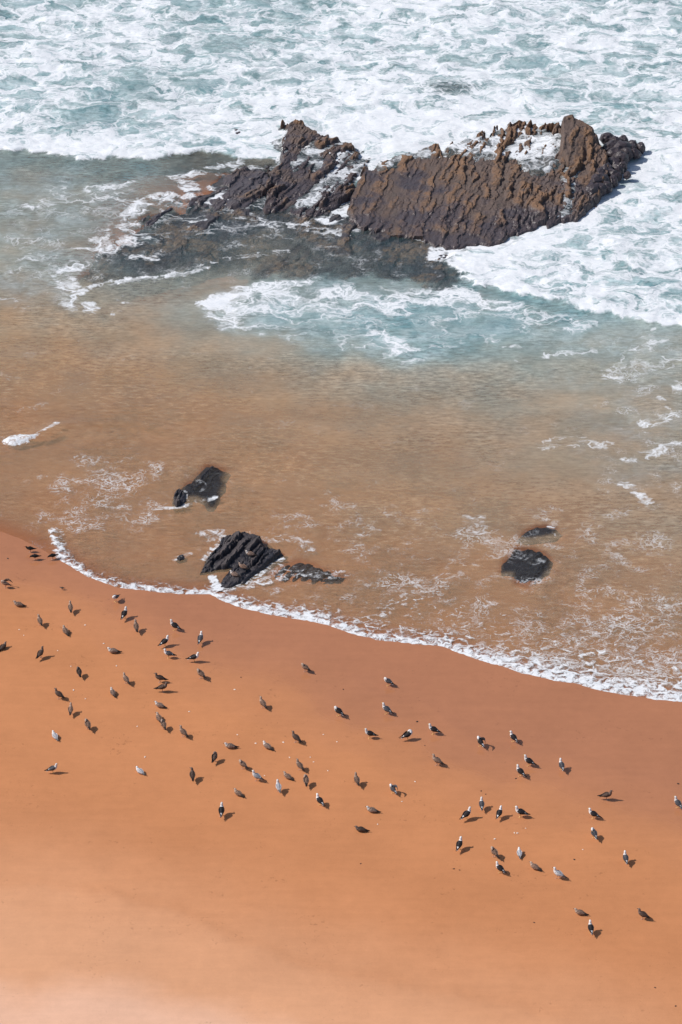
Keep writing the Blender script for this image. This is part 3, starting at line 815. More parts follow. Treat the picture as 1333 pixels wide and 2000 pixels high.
def water_material():
    t = NT('sea_water')
    g = t.n('NewGeometry')
    flat = g.outputs['Position']
    def N(v, sc, de, ro, color=False):
        return t.noise(v, sc, de, ro, color, '2D')
    F, S, K, T, M, FI = (t.attr(k) for k in ('foam', 'thread', 'murk', 'teal', 'milk', 'fine'))
    # drifted coordinates
    w1 = t.vmath('SUBTRACT', N(flat, .50, 2, .5, True), (.5, .5, .5))
    w2 = t.vmath('SUBTRACT', N(flat, 2.3, 2, .55, True), (.5, .5, .5))
    P = t.vmath('ADD', t.vmath('MULTIPLY', flat, (.56, 1.0, 0)), t.vmath('SCALE', w1, scale=2.6))
    P = t.vmath('ADD', P, t.vmath('SCALE', w2, scale=.62))
    e1 = t.voro_edge(P, .66); e2 = t.voro_edge(P, 2.1)
    l1 = t.math('SUBTRACT', 1.0, t.rng(e1, 0, .40)); l2 = t.math('SUBTRACT', 1.0, t.rng(e2, 0, .34))
    nb = t.rng(N(P, .45, 4, .6), .28, .72, 0, 1, False)
    nf = N(P, 5.0, 4, .72)
    pat = t.math('MULTIPLY', l1, .46)
    pat = t.math('MULTIPLY_ADD', l2, .26, pat)
    pat = t.math('MULTIPLY_ADD', nb, .34, pat)
    pat = t.math('ADD', pat, t.rng(nf, .25, .75, -.13, .13, False))
    Pf = t.vmath('ADD', t.vmath('MULTIPLY', flat, (.70, 1.0, 0)), t.vmath('SCALE', w2, scale=.55))
    e5 = t.voro_edge(Pf, 2.6)
    nff = N(Pf, 3.6, 5, .75)
    patf = t.math('MULTIPLY_ADD', t.math('SUBTRACT', 1.0, t.rng(e5, 0, .34)), .30, t.rng(nff, .30, .70, 0, .76, False))
    o_ = t.n('Mix', data_type='FLOAT'); t.put(o_.inputs[0], FI); t.put(o_.inputs[2], pat); t.put(o_.inputs[3], patf)
    pat = o_.outputs[0]
    thr = t.math('MULTIPLY_ADD', F, -1.30, 1.08)
    foam = t.rng(pat, thr, t.math('ADD', thr, .62))
    foam = t.math('MULTIPLY', foam, t.rng(F, .02, .12))
    # threads
    Pt = t.vmath('ADD', t.vmath('MULTIPLY', flat, (.55, 1.0, 0)), t.vmath('SCALE', w1, scale=2.4))
    Pt = t.vmath('ADD', Pt, t.vmath('SCALE', w2, scale=1.0))
    e3 = t.voro_edge(Pt, 1.15); e4 = t.voro_edge(Pt, 2.8)
    th = t.math('MAXIMUM', t.math('SUBTRACT', 1.0, t.rng(e3, .0, .10)), t.math('MULTIPLY', t.math('SUBTRACT', 1.0, t.rng(e4, .0, .13)), .7))
    brk = t.rng(N(flat, .6, 4, .62), .32, .68, 0, 1, False)
    brk = t.rng(t.math('ADD', brk, t.math('MULTIPLY_ADD', S, 1.0, -1.0)), -.05, .6)
    fine = t.rng(N(flat, 8, 3, .7), .27, .52)
    thread = t.math('MULTIPLY', t.math('MULTIPLY', th, brk), t.math('MULTIPLY', fine, .66))
    mp2 = t.n('Mapping'); mp2.inputs['Scale'].default_value = (.45, 1.3, 1); t.put(mp2.inputs[0], flat)
    streak = N(mp2.outputs[0], 4.2, 5, .75)
    fleck = t.math('MULTIPLY', t.rng(streak, .60, .74), t.math('MULTIPLY_ADD', S, .38, .10))
    thread = t.math('MAXIMUM', thread, t.math('MULTIPLY', fleck, t.rng(brk, 0, .5, .25, 1.0)))
    foam = t.math('MAXIMUM', foam, thread)
    # water body
    sed = t.mix(t.rng(N(flat, .35, 4, .6), .3, .7), (.540, .352, .196), (.450, .325, .198))
    blue = t.mix(t.rng(N(flat, .5, 4, .6), .3, .7), (.140, .258, .278), (.238, .345, .350))
    body = t.mix(T, sed, blue)
    milkn = t.rng(N(P, 1.0, 5, .68), .30, .72)
    mm = t.math('MULTIPLY', M, milkn)
    body = t.mix(t.math('MULTIPLY', mm, .8), body, (.55, .645, .665))
    lull = t.rng(N(P, .22, 3, .55), .36, .64, .45, 1.25)
    plume = N(t.vmath('MULTIPLY', P, (.5, 1.0, 0)), .5, 4, .6)
    sw = t.math('MULTIPLY', t.rng(streak, .3, .7, -.17, .17, False), lull)  # sediment streaks that also paint the light and dark of ripples into the colour
    sw = t.math('ADD', sw, t.rng(plume, .3, .7, -.06, .06, False))
    body = t.vmath('SCALE', body, scale=t.math('ADD', sw, 1.0))
    op = t.math('MAXIMUM', t.math('MULTIPLY', K, t.math('MULTIPLY_ADD', sw, 1.0, 1.0), clamp=True), t.math('MULTIPLY', mm, .85))
    # ripples
    mp = t.n('Mapping'); mp.inputs['Scale'].default_value = (.5, 1.6, 1); mp.inputs['Rotation'].default_value = (0, 0, R(8))
    t.put(mp.inputs[0], flat)
    r1 = N(mp.outputs[0], 1.5, 6, .66)
    nr = t.bump(r1, t.rng(N(flat, .25, 2, .5), .35, .65, .2, .7), .12)
    fh = t.math('MULTIPLY_ADD', nf, .6, t.math('MULTIPLY', pat, .7))
    nfoam = t.bump(fh, .20, .14)
    tr = t.n('BsdfTransparent'); tr.inputs[0].default_value = (.95, .95, .94, 1)
    df = t.n('BsdfDiffuse'); t.put(df.inputs['Color'], body); t.put(df.inputs['Normal'], nr)
    under = t.mixs(op, tr.outputs[0], df.outputs[0])
    gl = t.n('BsdfGlossy'); gl.inputs['Roughness'].default_value = .12; t.put(gl.inputs['Normal'], nr)
    fz = t.n('Fresnel'); fz.inputs['IOR'].default_value = 1.33; t.put(fz.inputs['Normal'], nr)
    water = t.mixs(fz.outputs[0], under, gl.outputs[0])
    fcol = t.mix(t.rng(nf, .3, .7), (.68, .71, .745), (.80, .81, .83))
    fd = t.n('BsdfDiffuse'); t.put(fd.inputs['Color'], fcol); t.put(fd.inputs['Normal'], nfoam)
    return t.out(t.mixs(t.math('MULTIPLY', foam, .95), water, fd.outputs[0]))

keep = s > -1.2
me = grid_mesh('sea_water', xs, ys, Zw, {'foam': F, 'thread': S, 'murk': K, 'teal': T, 'milk': M, 'fine': FINE}, [water_material()], keep=keep)
sea = link(bpy.data.objects.new('sea_water', me))
sea['kind'] = 'structure'
sea['label'] = 'shallow sea with foaming surf, sandy and blue-green water'
# ------------------------------------------------------------------ birds
def feather(name, c1, c2=None, scale=38.0, rough=.75):
    t = NT(name)
    if c2 is None:
        c2 = tuple(q * .86 for q in c1)
    co = t.n('TexCoord').outputs['Object']
    f = t.rng(t.noise(co, scale, 3, .6), .38, .62)
    rnd = t.n('ObjectInfo').outputs['Random']
    c = t.vmath('SCALE', t.mix(f, c1, c2), scale=t.rng(rnd, 0, 1, .86, 1.14, False))
    return t.out(t.pbsdf(c, rough, None, 1.45, .25))

PLAIN = {}
def plain(name, c, rough=.5):
    if name not in PLAIN:
        PLAIN[name] = NT(name).out
        t = NT(name)
        co = t.n('TexCoord').outputs['Object']
        cc = t.vmath('SCALE', t.mix(.5, c, c), scale=t.rng(t.noise(co, 60, 2, .5), .3, .7, .85, 1.12, False))
        PLAIN[name] = t.out(t.pbsdf(cc, rough))
    return PLAIN[name]

white = feather('white_plumage', (.74, .72, .71), (.64, .62, .62))
PLUMAGE = {  # belly, back, head, tail, wing, wing tip, bill, leg
    'black': [white, feather('black_back', (.030, .024, .026), (.018, .016, .018)), white, white, None, feather('black_tip', (.012, .011, .012)), 'yellow_bill', 'yellow_leg'],
    'slate': [white, feather('slate_back', (.095, .090, .100), (.060, .058, .066)), white, white, None, feather('black_tip_slate', (.015, .014, .015)), 'yellow_bill', 'yellow_leg'],
    'grey': [white, feather('grey_back', (.30, .30, .32), (.22, .22, .24)), white, white, None, feather('black_tip_grey', (.03, .028, .03)), 'yellow_bill', 'pink_leg'],
    'pale': [feather('pale_belly', (.62, .60, .60), (.52, .50, .50)), feather('pale_back', (.50, .49, .51), (.30, .29, .31), 30), white, feather('pale_tail', (.55, .52, .52), (.30, .28, .28)), None, feather('brown_tip_pale', (.10, .085, .08)), 'dark_bill', 'pink_leg'],
    'brown': [feather('brown_belly', (.42, .28, .21), (.19, .115, .085)), feather('brown_back', (.29, .18, .13), (.085, .052, .040), 34), feather('buff_head', (.46, .35, .28), (.26, .18, .14)), feather('brown_tail', (.16, .11, .09), (.06, .045, .04)), None,
              feather('dark_tip', (.035, .027, .025)), 'dark_bill', 'pink_leg'],
    'palehead': [feather('buff_belly', (.44, .33, .27), (.22, .15, .115)), feather('mottled_back', (.31, .21, .165), (.10, .066, .053), 34), feather('pale_head', (.66, .60, .56), (.50, .44, .40)), feather('mottled_tail', (.18, .13, .11), (.07, .05, .045)), None,
                 feather('dark_tip_mottled', (.035, .028, .026)), 'dark_bill', 'pink_leg'],
    'dark': [feather('dark_belly', (.17, .105, .080), (.075, .048, .038)), feather('dark_back', (.105, .064, .048), (.038, .026, .022), 34), feather('dark_head', (.22, .155, .125), (.10, .07, .06)), feather('dark_tail', (.05, .036, .032)), None,
             feather('darkest_tip', (.022, .018, .017)), 'dark_bill', 'pink_leg'],
    'jet': [feather('jet_plumage', (.012, .011, .012), (.008, .008, .009))] * 4 + [None, feather('jet_tip', (.010, .009, .009)), 'red_bill', 'pink_leg'],
    'wader': [white, feather('wader_back', (.12, .085, .065), (.06, .045, .038), 60), feather('wader_head', (.16, .11, .085)), feather('wader_tail', (.10, .07, .06)), None, feather('wader_tip', (.04, .03, .03)), 'dark_bill', 'dark_leg'],
}
SOFT = {'yellow_bill': (.55, .36, .10), 'dark_bill': (.05, .035, .03), 'red_bill': (.45, .08, .03), 'yellow_leg': (.60, .36, .14), 'pink_leg': (.42, .24, .18), 'dark_leg': (.05, .04, .035)}

def loft(rings, seg=12):
    """rings: (centre xyz, half width, half height); skin with end caps"""
    c = np.array([r[0] for r in rings], float)
    tan = np.gradient(c, axis=0)
    tan /= np.linalg.norm(tan, axis=1)[:, None] + 1e-9
    V = []; prev = np.array([0, 1.0, 0])
    for i, r in enumerate(rings):
        t = tan[i]
        side = prev - t * (prev @ t)
        side /= np.linalg.norm(side) + 1e-9
        up = np.cross(t, side)
        prev = side
        for k in range(seg):
            a = 2 * math.pi * k / seg
            V.append(c[i] + side * (r[1] * math.cos(a)) + up * (r[2] * math.sin(a)))
    Fc = []
    n = len(rings)
    for i in range(n - 1):
        for k in range(seg):
            a = i * seg + k; b = i * seg + (k + 1) % seg
            Fc.append((a, b, b + seg, a + seg))
    V.append(c[0]); V.append(c[-1])
    for k in range(seg):
        Fc.append((len(V) - 2, (k + 1) % seg, k))
        Fc.append((len(V) - 1, (n - 1) * seg + k, (n - 1) * seg + (k + 1) % seg))
    return np.array(V), Fc

def mesh_from(name, V, Fc, mats, idx=None, smooth=True):
    me = bpy.data.meshes.new(name)
    me.from_pydata([tuple(map(float, v)) for v in V], [], Fc)
    for m in mats:
        me.materials.append(m)
    if idx is not None:
        me.polygons.foreach_set('material_index', np.array(idx, np.int32))
    me.polygons.foreach_set('use_smooth', np.full(len(me.polygons), smooth))
    me.update()
    return me

def body_rings(kind, pose, yaw):
    if kind == 'wader_shape':
        b = [(-.25, .165, .03, .008), (-.19, .18, .04, .02), (-.12, .195, .06, .045), (-.04, .205, .078, .066), (.04, .212, .082, .07), (.10, .225, .066, .06), (.135, .25, .046, .046), (.15, .275, .038, .038),
             (.165, .295, .036, .035), (.185, .30, .030, .028), (.205, .298, .012, .012)]
        if pose == 'bow':
            b = b[:6] + [(.15, .215, .05, .048), (.18, .205, .04, .038), (.205, .195, .036, .034), (.22, .182, .03, .028), (.23, .168, .012, .012)]
        return [((x, 0, z), w, h) for x, z, w, h in b]
    b = [(-.285, .168, .038, .007), (-.21, .185, .045, .014), (-.15, .203, .060, .040), (-.08, .215, .082, .066), (0, .226, .095, .084), (.07, .242, .092, .086), (.12, .268, .074, .072)]
    neck = [(.146, 0, .304, .052, .054), (.154, 0, .344, .045, .047), (.160, 0, .378, .046, .047), (.180, 0, .400, .043, .041), (.206, 0, .398, .026, .026), (.220, 0, .393, .009, .009)]
    if pose == 'sit':
        neck = [(.142, 0, .294, .056, .056), (.150, 0, .318, .047, .048), (.158, 0, .336, .045, .045), (.178, 0, .350, .040, .038), (.202, 0, .350, .024, .024), (.214, 0, .348, .009, .009)]
    if pose in ('preen', 'wingup'):
        neck = [(.150, .012, .300, .056, .056), (.142, .030, .330, .046, .048), (.108, .048, .346, .044, .044), (.070, .060, .336, .040, .038), (.046, .064, .318, .024, .024), (.036, .066, .308, .009, .009)]
    if yaw:
        a = R(yaw)
        px_ = .150
        neck = neck[:2] + [(px_ + (x - px_) * math.cos(a), (x - px_) * math.sin(a), z, w, h) for x, y, z, w, h in neck[2:]]
    dz = -.128 if pose == 'sit' else 0
    return [((x, 0, z + dz), w, h) for x, z, w, h in b] + [((x, y, z + dz), w, h) for x, y, z, w, h in neck]

CACHE = {}
def bird_parts(kind, pose, yaw, plum):
    key = (kind, pose, yaw, plum)
    if key in CACHE:
        return CACHE[key]
    pm = PLUMAGE[plum]
    rings = body_rings(kind, pose, yaw)
    V, Fc = loft(rings)
    seg = 12; n = len(rings); idx = []
    for f in Fc:
        ring = min(f) // seg if max(f) < n * seg else (0 if len(V) - 2 in f else n - 1)
        c = V[list(f)].mean(0)
        if ring >= 6: m = 2
        elif ring <= 1: m = 3
        else:
            m = 1 if c[2] > rings[ring][0][2] + .25 * rings[ring][2] and ring < 6 else 0
        idx.append(m)
    up = 0.0 if pose == 'sit' else .022
    ca_, sa_ = (math.cos(R(8)), math.sin(R(8))) if pose != 'sit' and kind != 'wader_shape' else (1.0, 0.0)
    def tilt(Q):
        Q = np.array(Q, float)
        x_, z_ = Q[:, 0].copy(), Q[:, 2] - .22
        Q[:, 0] = x_ * ca_ - z_ * sa_ + .01
        Q[:, 2] = .22 + x_ * sa_ + z_ * ca_ + up
        return Q
    parts = [('body', mesh_from('bird_body', tilt(V), Fc, pm[:4], idx))]
    dz = -.128 if pose == 'sit' else 0
    k = .88 if kind == 'wader_shape' else 1.0
    zo = -.02 if kind == 'wader_shape' else 0
    for sgn in (1, -1):
        if pose == 'wingup' and sgn == -1:
            wr = [((.10, -.055, .262), .020, .034), ((.04, -.090, .290), .016, .060), ((-.03, -.120, .335), .012, .068), ((-.11, -.115, .372), .010, .058), ((-.19, -.085, .362), .008, .040), ((-.27, -.05, .33), .005, .02), ((-.33, -.03, .31), .003, .006)]
        else:
            wr = [((.085, .056, .258), .014, .030), ((.04, .087, .250), .018, .056), ((-.03, .093, .240), .018, .064), ((-.11, .074, .228), .016, .050), ((-.19, .042, .214), .013, .032), ((-.27, .022, .208), .010, .018), ((-.37, .010, .206), .005, .006)]
            if pose in ('preen',) and sgn == 1:
                wr = [((x, y * 1.15, z + .02), w, h) for (x, y, z), w, h in wr]
            wr = [((x * k, sgn * y * k, z * k + dz + zo + (.02 if kind == 'wader_shape' else 0)), w * k, h * k) for (x, y, z), w, h in wr]
        Vw, Fw = loft(wr, 8)
        iw = [1 if (min(f) // 8 >= 4 or len(Vw) - 1 in f) and len(Vw) - 2 not in f else 0 for f in Fw]
        parts.append(('wing', mesh_from('bird_wing', tilt(Vw), Fw, [pm[1], pm[5]], iw)))
    # bill
    tip = np.array(rings[-1][0]); back = np.array(rings[-3][0])
    d = tip - back; d /= np.linalg.norm(d)
    ln = .085 if kind == 'wader_shape' else .048
    droop = np.array([0, 0, -.006])
    Vb, Fb = loft([(tip - d * .012, .012, .013), (tip + d * ln * .5, .008, .010), (tip + d * ln * .85 + droop * .5, .006, .008), (tip + d * ln + droop * 1.5, .002, .002)], 8)
    parts.append(('bill', mesh_from('bird_bill', tilt(Vb), Fb, [plain(pm[6], SOFT[pm[6]])])))
    if pose != 'sit':
        for sgn in (1, -1):
            st = .055 * sgn if pose == 'walk' else .006 * sgn
            y0 = .034 * sgn
            Vl, Fl = loft([((-.005, y0, .215), .022, .022), ((.004, y0, .165), .010, .010), ((st * .6 - .006, y0, .085), .008, .008), ((st, y0, .012), .007, .007), ((st, y0, .002), .009, .009)], 8)
            o = len(Vl)
            foot = np.array([(st - .012, y0, .004), (st + .050, y0 - .030, .002), (st + .060, y0, .002), (st + .050, y0 + .030, .002), (st - .004, y0, .012), (st + .045, y0 - .026, .007), (st + .055, y0, .008), (st + .045, y0 + .026, .007)])
            Vl = np.vstack([Vl, foot])
            Fl = Fl + [(o, o + 1, o + 2, o + 3), (o + 4, o + 7, o + 6, o + 5), (o, o + 4, o + 5, o + 1), (o + 1, o + 5, o + 6, o + 2), (o + 2, o + 6, o + 7, o + 3), (o + 3, o + 7, o + 4, o)]
            parts.append(('leg', mesh_from('bird_leg', Vl, Fl, [plain(pm[7], SOFT[pm[7]])])))
    CACHE[key] = parts
    return parts

def add_bird(name, loc, heading, kind, pose, yaw, plum, scale, label, category, group):
    parts = bird_parts(kind, pose, yaw, plum)
    root = link(bpy.data.objects.new(name, parts[0][1]))
    root.location = loc
    root.rotation_euler = (0, 0, R(heading))
    root.scale = (scale,) * 3
    root['label'] = label
    root['category'] = category
    if group: root['group'] = group
    for nm, me in parts[1:]:
        c = link(bpy.data.objects.new(nm, me))
        c.parent = root
    return root

# chart x, y of the feet, heading (0 right, 90 seaward, 180 left), plumage, pose, head turn, label
GULLS = [
 (11.5, 1148, 172, 'brown', 'wingup', 0, 'brown gull with ruffled wings at the left edge, below the three black birds'),
 (37, 1184, 170, 'brown', 'sit', 0, 'brown gull lying down near the left edge, facing left'),
 (138.6, 1195, 95, 'brown', 'stand', 0, 'grey-brown gull standing with its back to us, just below the tiny wader'),
 (79, 1221, 115, 'brown', 'stand', 25, 'brown gull standing alone below the lying gull at the left edge'),
 (128.5, 1236, 115, 'brown', 'sit', 0, 'brown mottled gull crouched on the sand, second below the tiny wader'),
 (6.3, 1267, 55, 'dark', 'sit', 0, 'dark gull crouched right at the left edge of the picture'),
 (80, 1285, 62, 'dark', 'stand', 0, 'dark brown gull standing, seen from behind, near the left edge, pointing right'),
 (226.2, 1175, 235, 'slate', 'preen', 0, 'gull showing its white breast, closest to the foam line on the left'),
 (243.7, 1208, 68, 'black', 'stand', 0, 'black-backed gull on wet sand below the white-breasted one near the foam'),
 (266.8, 1233, 102, 'brown', 'stand', 0, 'slim grey-brown gull with pale head, on wet sand below the black-backed one near the foam'),
 (221.5, 1275, 178, 'palehead', 'sit', 0, 'white-headed mottled gull lying flat, facing left, on the left of the flock'),
 (341.7, 1231, 148, 'black', 'stand', 0, 'black-backed gull with a bright white breast mirrored in wet sand, topmost of five'),
 (322.4, 1262, 38, 'black', 'stand', 0, 'black gull pointing right, leftmost of the group of five below the foam line'),
 (330, 1285.5, 172, 'slate', 'stand', 0, 'slate-backed gull in side view, facing left, lowest in the group of five'),
 (392, 1256, 78, 'slate', 'stand', 0, 'slate-backed gull seen from behind, rightmost of the group of five'),
 (380, 1293, 5, 'black', 'stand', 0, 'black-backed gull facing right with hunched head, above the faded preening brown gull'),
 (247, 1335, 120, 'brown', 'stand', 0, 'brown gull pointing away to the left, above the crouched white-headed gull'),
 (313, 1333, 176, 'dark', 'stand', 0, 'dark brown gull facing left, upper one of the pair back to back'),
 (318, 1351.5, 3, 'dark', 'stand', 0, 'dark brown gull facing right, lower one of the pair back to back'),
 (393, 1325, 135, 'brown', 'preen', 0, 'faded brown gull preening, right of the back-to-back pair'),
 (221, 1356, 115, 'palehead', 'sit', 0, 'white-headed brown gull crouched beside a white shell, left part of the flock'),
 (312.4, 1381, 155, 'palehead', 'sit', 0, 'pale-faced brown gull crouched below the back-to-back pair'),
 (311, 1406, 110, 'brown', 'sit', 40, 'brown gull crouched close behind a standing one'),
 (320.4, 1424, 112, 'brown', 'preen', 0, 'brown gull standing right in front of a crouched one, head turned in'),
 (155.6, 1321, 100, 'dark', 'preen', 0, 'dark mottled gull with its head tucked away, left part of the flock'),
 (116, 1365, 143, 'dark', 'stand', 0, 'dark gull with pale cheek facing left, its shadow touching the gull below'),
 (138.8, 1394.5, 92, 'brown', 'stand', 0, 'brown gull seen from behind at the end of another gull\'s shadow'),
 (172.4, 1424, 110, 'brown', 'preen', 0, 'scruffy brown gull preening, right of the gull with silvery back'),
 (108, 1441, 120, 'pale', 'sit', 0, 'silvery pale gull crouched at the left, only whitish one there'),
 (104, 1510, 12, 'slate', 'stand', 0, 'white-headed gull in clear side view facing right, alone at the lower left'),
 (274, 1509.6, 135, 'pale', 'sit', 0, 'pale speckled gull crouched alone, right of the lone one facing right'),
 (358.8, 1439, 135, 'brown', 'stand', 0, 'brown gull with pale face standing, right of the close pair'),
 (450, 1461, 178, 'palehead', 'sit', 0, 'mottled gull lying flat facing left with a whitish head, centre left'),
 (420, 1487.5, 70, 'dark', 'preen', 0, 'dark gull with hidden head, below left of the flat-lying whitish-headed one'),
 (376.6, 1523, 100, 'dark', 'stand', 60, 'dark brown gull turning its bill sharply left'),
 (522.6, 1461, 140, 'palehead', 'sit', 0, 'brown gull with pale head crouched, left of the lean dark standing one'),
 (475, 1501.5, 140, 'brown', 'preen', 0, 'brown gull bent over preening, above left of the white-headed grey gull'),
 (502, 1525, 150, 'grey', 'stand', 0, 'white gull with light grey wings standing beside a shell, centre left'),
 (544.6, 1546, 102, 'pale', 'stand', 0, 'whitish slender gull standing upright with its back to us'),
 (562.5, 1520, 140, 'brown', 'sit', 0, 'small brown gull crouched between the slender whitish one and the two brown ones'),
 (466, 1553, 135, 'brown', 'sit', 0, 'brown gull crouched above the black-and-white one at lower left'),
 (433.3, 1593, 88, 'black', 'stand', 0, 'black-backed gull seen squarely from behind, lowest bird left of centre'),
 (514, 1382.5, 125, 'brown', 'stand', 0, 'brown gull standing by itself in the middle, below the foam line'),
 (578.7, 1450, 141, 'dark', 'stand', 0, 'lean dark gull standing in the middle of the flock'),
 (596.6, 1312, 145, 'brown', 'preen', 0, 'brown gull alone on the wet sand nearest the foam in the middle'),
 (586, 1504, 125, 'brown', 'stand', 0, 'upper of the two brown gulls one above the other, near the centre'),
 (598.6, 1533.6, 92, 'brown', 'preen', 0, 'lower of the two brown gulls one above the other, with whitish throat'),
 (697.4, 1532.5, 105, 'brown', 'stand', 0, 'slim brown gull seen from behind, alone right of the two brown ones'),
 (661.6, 1398.5, 135, 'black', 'preen', 0, 'black-backed gull with tucked head, leftmost of those on wet sand at centre right'),
 (722.6, 1442, 172, 'black', 'stand', 0, 'black-backed gull in side view facing left, left of the one bowing its head'),
 (758.6, 1339.5, 150, 'slate', 'preen', 0, 'preening gull closest to the foam at centre right, mirrored in the wet sand'),
 (755.5, 1394.5, 140, 'slate', 'stand', 0, 'slate-backed gull standing right below the preening one nearest the foam'),
 (796.5, 1445, 25, 'black', 'preen', 0, 'black gull pointing right with its white head bowed over its back'),
 (847, 1434, 163, 'black', 'stand', 0, 'black-backed gull facing left, right of the bowing one'),
 (854, 1495, 152, 'brown', 'stand', 0, 'mottled brown gull standing alone, below the black-backed gulls at centre right'),
 (625, 1572.7, 128, 'black', 'stand', 0, 'black-and-white gull standing left of the brown one that lies down, lower centre'),
 (768, 1549.6, 120, 'slate', 'wingup', 0, 'preening gull with one wing lifted, lower centre beside a white shell'),
 (727, 1586, 168, 'palehead', 'sit', 0, 'pale brown gull lying down, upper of the two lying ones at lower centre'),
 (705, 1623.7, 175, 'dark', 'sit', 0, 'dark brown gull lying down, lowest bird at the centre'),
 (938.8, 1458, 120, 'black', 'wingup', 0, 'preening black-backed gull with lifted wing on the wet sand at the right'),
 (1003, 1449, 130, 'black', 'stand', 50, 'black-backed gull on wet sand, highest up of those at the right'),
 (1033, 1496, 150, 'black', 'stand', 0, 'rear one of two black-backed gulls standing close together'),
 (1016.5, 1516, 130, 'black', 'stand', 0, 'front one of two black-backed gulls standing close together'),
 (1097, 1504, 108, 'slate', 'stand', 0, 'slate-backed gull seen from behind, right of the close black-backed pair'),
 (941, 1580, 92, 'slate', 'stand', 0, 'slate-backed gull seen from behind, topmost of the loose row of four'),
 (911.5, 1600, 45, 'black', 'stand', 0, 'black-backed gull stretching its neck, leftmost of the loose row of four'),
 (975.5, 1597, 65, 'black', 'stand', 0, 'black-backed gull turned away, third from the left in the loose row of four'),
 (1017, 1596, 165, 'black', 'stand', 0, 'black-backed gull in side view facing left, rightmost of the loose row of four'),
 (897.4, 1659, 72, 'black', 'stand', 0, 'black-backed gull turned away, alone below the loose row of four'),
 (966, 1674, 120, 'brown', 'preen', 0, 'speckled brown gull standing right behind a white-breasted one'),
 (1015, 1670, 95, 'pale', 'sit', 0, 'plump pale grey-brown gull crouched with its back to us, lower right'),
 (976.6, 1705, 135, 'black', 'stand', 0, 'white-breasted black-backed gull just in front of the speckled brown one'),
 (1045, 1697, 140, 'brown', 'sit', 0, 'brown gull crouched left of the pale walking one'),
 (1090.6, 1716, 155, 'pale', 'walk', 0, 'pale gull walking to the left, lower right'),
 (1185, 1562.5, 356, 'dark', 'stand', 0, 'dark brown gull in side view facing right, right part of the beach'),
 (1159, 1599, 157, 'black', 'stand', 0, 'black-backed gull facing left, below the dark brown one that faces right'),
 (1324, 1578, 125, 'slate', 'stand', 20, 'slate-backed gull cut by the right edge of the picture'),
 (1160.6, 1637, 108, 'slate', 'preen', 0, 'ruffled slate-and-white gull preening, second below the dark one facing right'),
 (1222, 1685, 98, 'slate', 'stand', 0, 'slate-backed gull seen from behind, alone towards the lower right'),
 (1133, 1786, 160, 'brown', 'sit', 0, 'brown gull lying just above the lowest black-backed one'),
 (1154, 1822, 96, 'black', 'stand', 0, 'black-backed gull seen from behind, lowest bird on the beach'),
 (1255.6, 1795.6, 155, 'dark', 'stand', 0, 'dark-winged gull with pale head standing alone at the bottom right'),
]
r2 = np.random.default_rng(11)
for gx, gy, hd, pl, po, yw, lb in GULLS:
    x, y, z = at_sand(gx, gy)
    sc = float(r2.uniform(1.00, 1.11)) * (1.03 if pl in ('black',) else 1.0)
    add_bird('gull', (x, y, z - .004), hd + float(r2.uniform(-4, 4)), 'gull_shape', po, yw, pl, sc, lb, 'gull', 'gulls resting on the beach')

def at_rock(px_, py_, info):
    z = 0.2
    for _ in range(6):
        x, y = at(px_, py_, z)
        i = int(round((float(x) - info['xs'][0]) / (info['xs'][1] - info['xs'][0]))); j = int(round((float(y) - info['ys'][0]) / (info['ys'][1] - info['ys'][0])))
        z = float(info['Z'][max(j - 2, 0):j + 3, max(i - 2, 0):i + 3].max())
    return float(x), float(y), z
for gx, gy, hd, pl, po, lb in ((489, 1084, 165, 'palehead', 'sit', 'pinkish pale gull on the black ridged rock, uppermost of the three there'),
                               (475, 1109, 150, 'brown', 'sit', 'brown gull on the black ridged rock, middle one of the three there'),
                               (458, 1124, 150, 'palehead', 'sit', 'pale brown gull on the black ridged rock, lowest of the three there')):
    x, y, z = at_rock(gx, gy, rocks['beach'])
    add_bird('gull', (x, y, z - .03), hd, 'gull_shape', po, 0, pl, 1.0, lb, 'gull', 'gulls on the black rock')

for gx, gy, hd, po, lb in ((59.5, 1078.5, 182, 'stand', 'black shorebird nearest the water\'s edge, upper one of the two close together'),
                           (69, 1093.5, 190, 'bow', 'black shorebird bowing its head, lower one of the two close together'),
                           (103.5, 1092.5, 205, 'bow', 'black shorebird on its own, rightmost of the three at the water\'s edge')):
    x, y, z = at_sand(gx, gy)
    add_bird('shorebird', (x, y, z - .004), hd, 'wader_shape', po, 0, 'jet', .95, lb, 'shorebird', 'black shorebirds at the water\'s edge')
x, y, z = at_sand(122, 1152)
add_bird('wader', (x, y, z - .002), 178, 'wader_shape', 'stand', 0, 'wader', .48, 'tiny brown wader, smallest bird on the beach', 'wader', None)

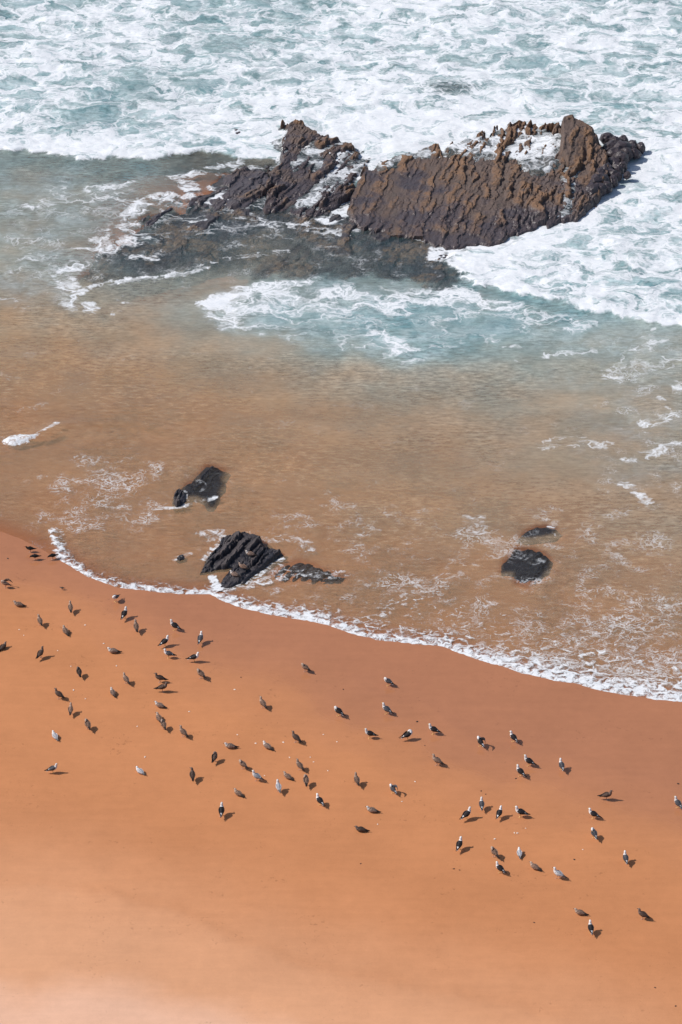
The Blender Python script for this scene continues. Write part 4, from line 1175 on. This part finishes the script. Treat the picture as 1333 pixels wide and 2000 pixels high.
# ------------------------------------------------------------------ shells and bits of weed on the sand
import bmesh
def shell_mesh(name, seed, mat, flat):
    bm = bmesh.new()
    bmesh.ops.create_icosphere(bm, subdivisions=1, radius=1.0)
    rg = np.random.default_rng(seed)
    for v in bm.verts:
        k = 1 + rg.uniform(-.28, .28)
        v.co = (v.co.x * k, v.co.y * k * .7, max(v.co.z, -.25) * flat)
    me = bpy.data.meshes.new(name)
    bm.to_mesh(me); bm.free()
    me.materials.append(mat)
    return me
MAT_SHELL = plain('shell_white', (.78, .70, .62), .4)
MAT_WEED = plain('weed_dark', (.035, .020, .015), .6)
shells = [shell_mesh('shell', k, MAT_SHELL, .5) for k in range(3)]
weeds = [shell_mesh('weed', k + 9, MAT_WEED, .4) for k in range(3)]
SHELL_AT = [(167, 1221), (38, 1230), (47, 1241), (203, 1257), (139, 1301.5), (228, 1300.5), (144, 1348), (167.5, 1365), (224.5, 1361), (268.5, 1419), (284, 1478.7), (203, 1257), (459, 1347), (370, 1390),
            (464, 1435), (554, 1450), (566, 1479.5), (517, 1515), (632, 1435), (553.5, 1450), (658.5, 1449), (606.6, 1479), (613, 1488.4), (640.7, 1505.6), (811, 1527), (785.4, 1565.5), (1027.4, 1618),
            (966.7, 1639), (1011, 1627.5), (1139, 1659.6), (738, 1610), (1005, 1627), (113, 1271), (500, 1452)]
WEED_AT = [(671, 1346.6), (815, 1409.6), (830.5, 1456.3), (1008, 1520.6), (949, 1551.3), (940, 1545), (886.7, 1697), (898, 1699.5), (1122, 1679), (1043.7, 1802), (1325, 1531), (1280, 1929), (705, 1687), (471, 1323), (15.5, 1091), (1320, 1965)]
for lst, ms, nm, lb, gp, r0 in ((SHELL_AT, shells, 'shell', 'small white shell fragment lying among the gulls', 'shell fragments on the sand', .045),
                                (WEED_AT, weeds, 'weed_scrap', 'tiny dark scrap of weed lying on bare sand', 'weed scraps on the sand', .05)):
    for k, (gx, gy) in enumerate(lst):
        x, y, z = at_sand(gx, gy)
        o = link(bpy.data.objects.new(nm, ms[k % 3]))
        o.location = (x, y, z + .006)
        rr = r0 * float(r2.uniform(.7, 1.15))
        o.scale = (rr, rr, rr)
        o.rotation_euler = (0, 0, float(r2.uniform(0, 6.28)))
        o['label'] = lb
        o['category'] = nm.split('_')[0]
        o['group'] = gp
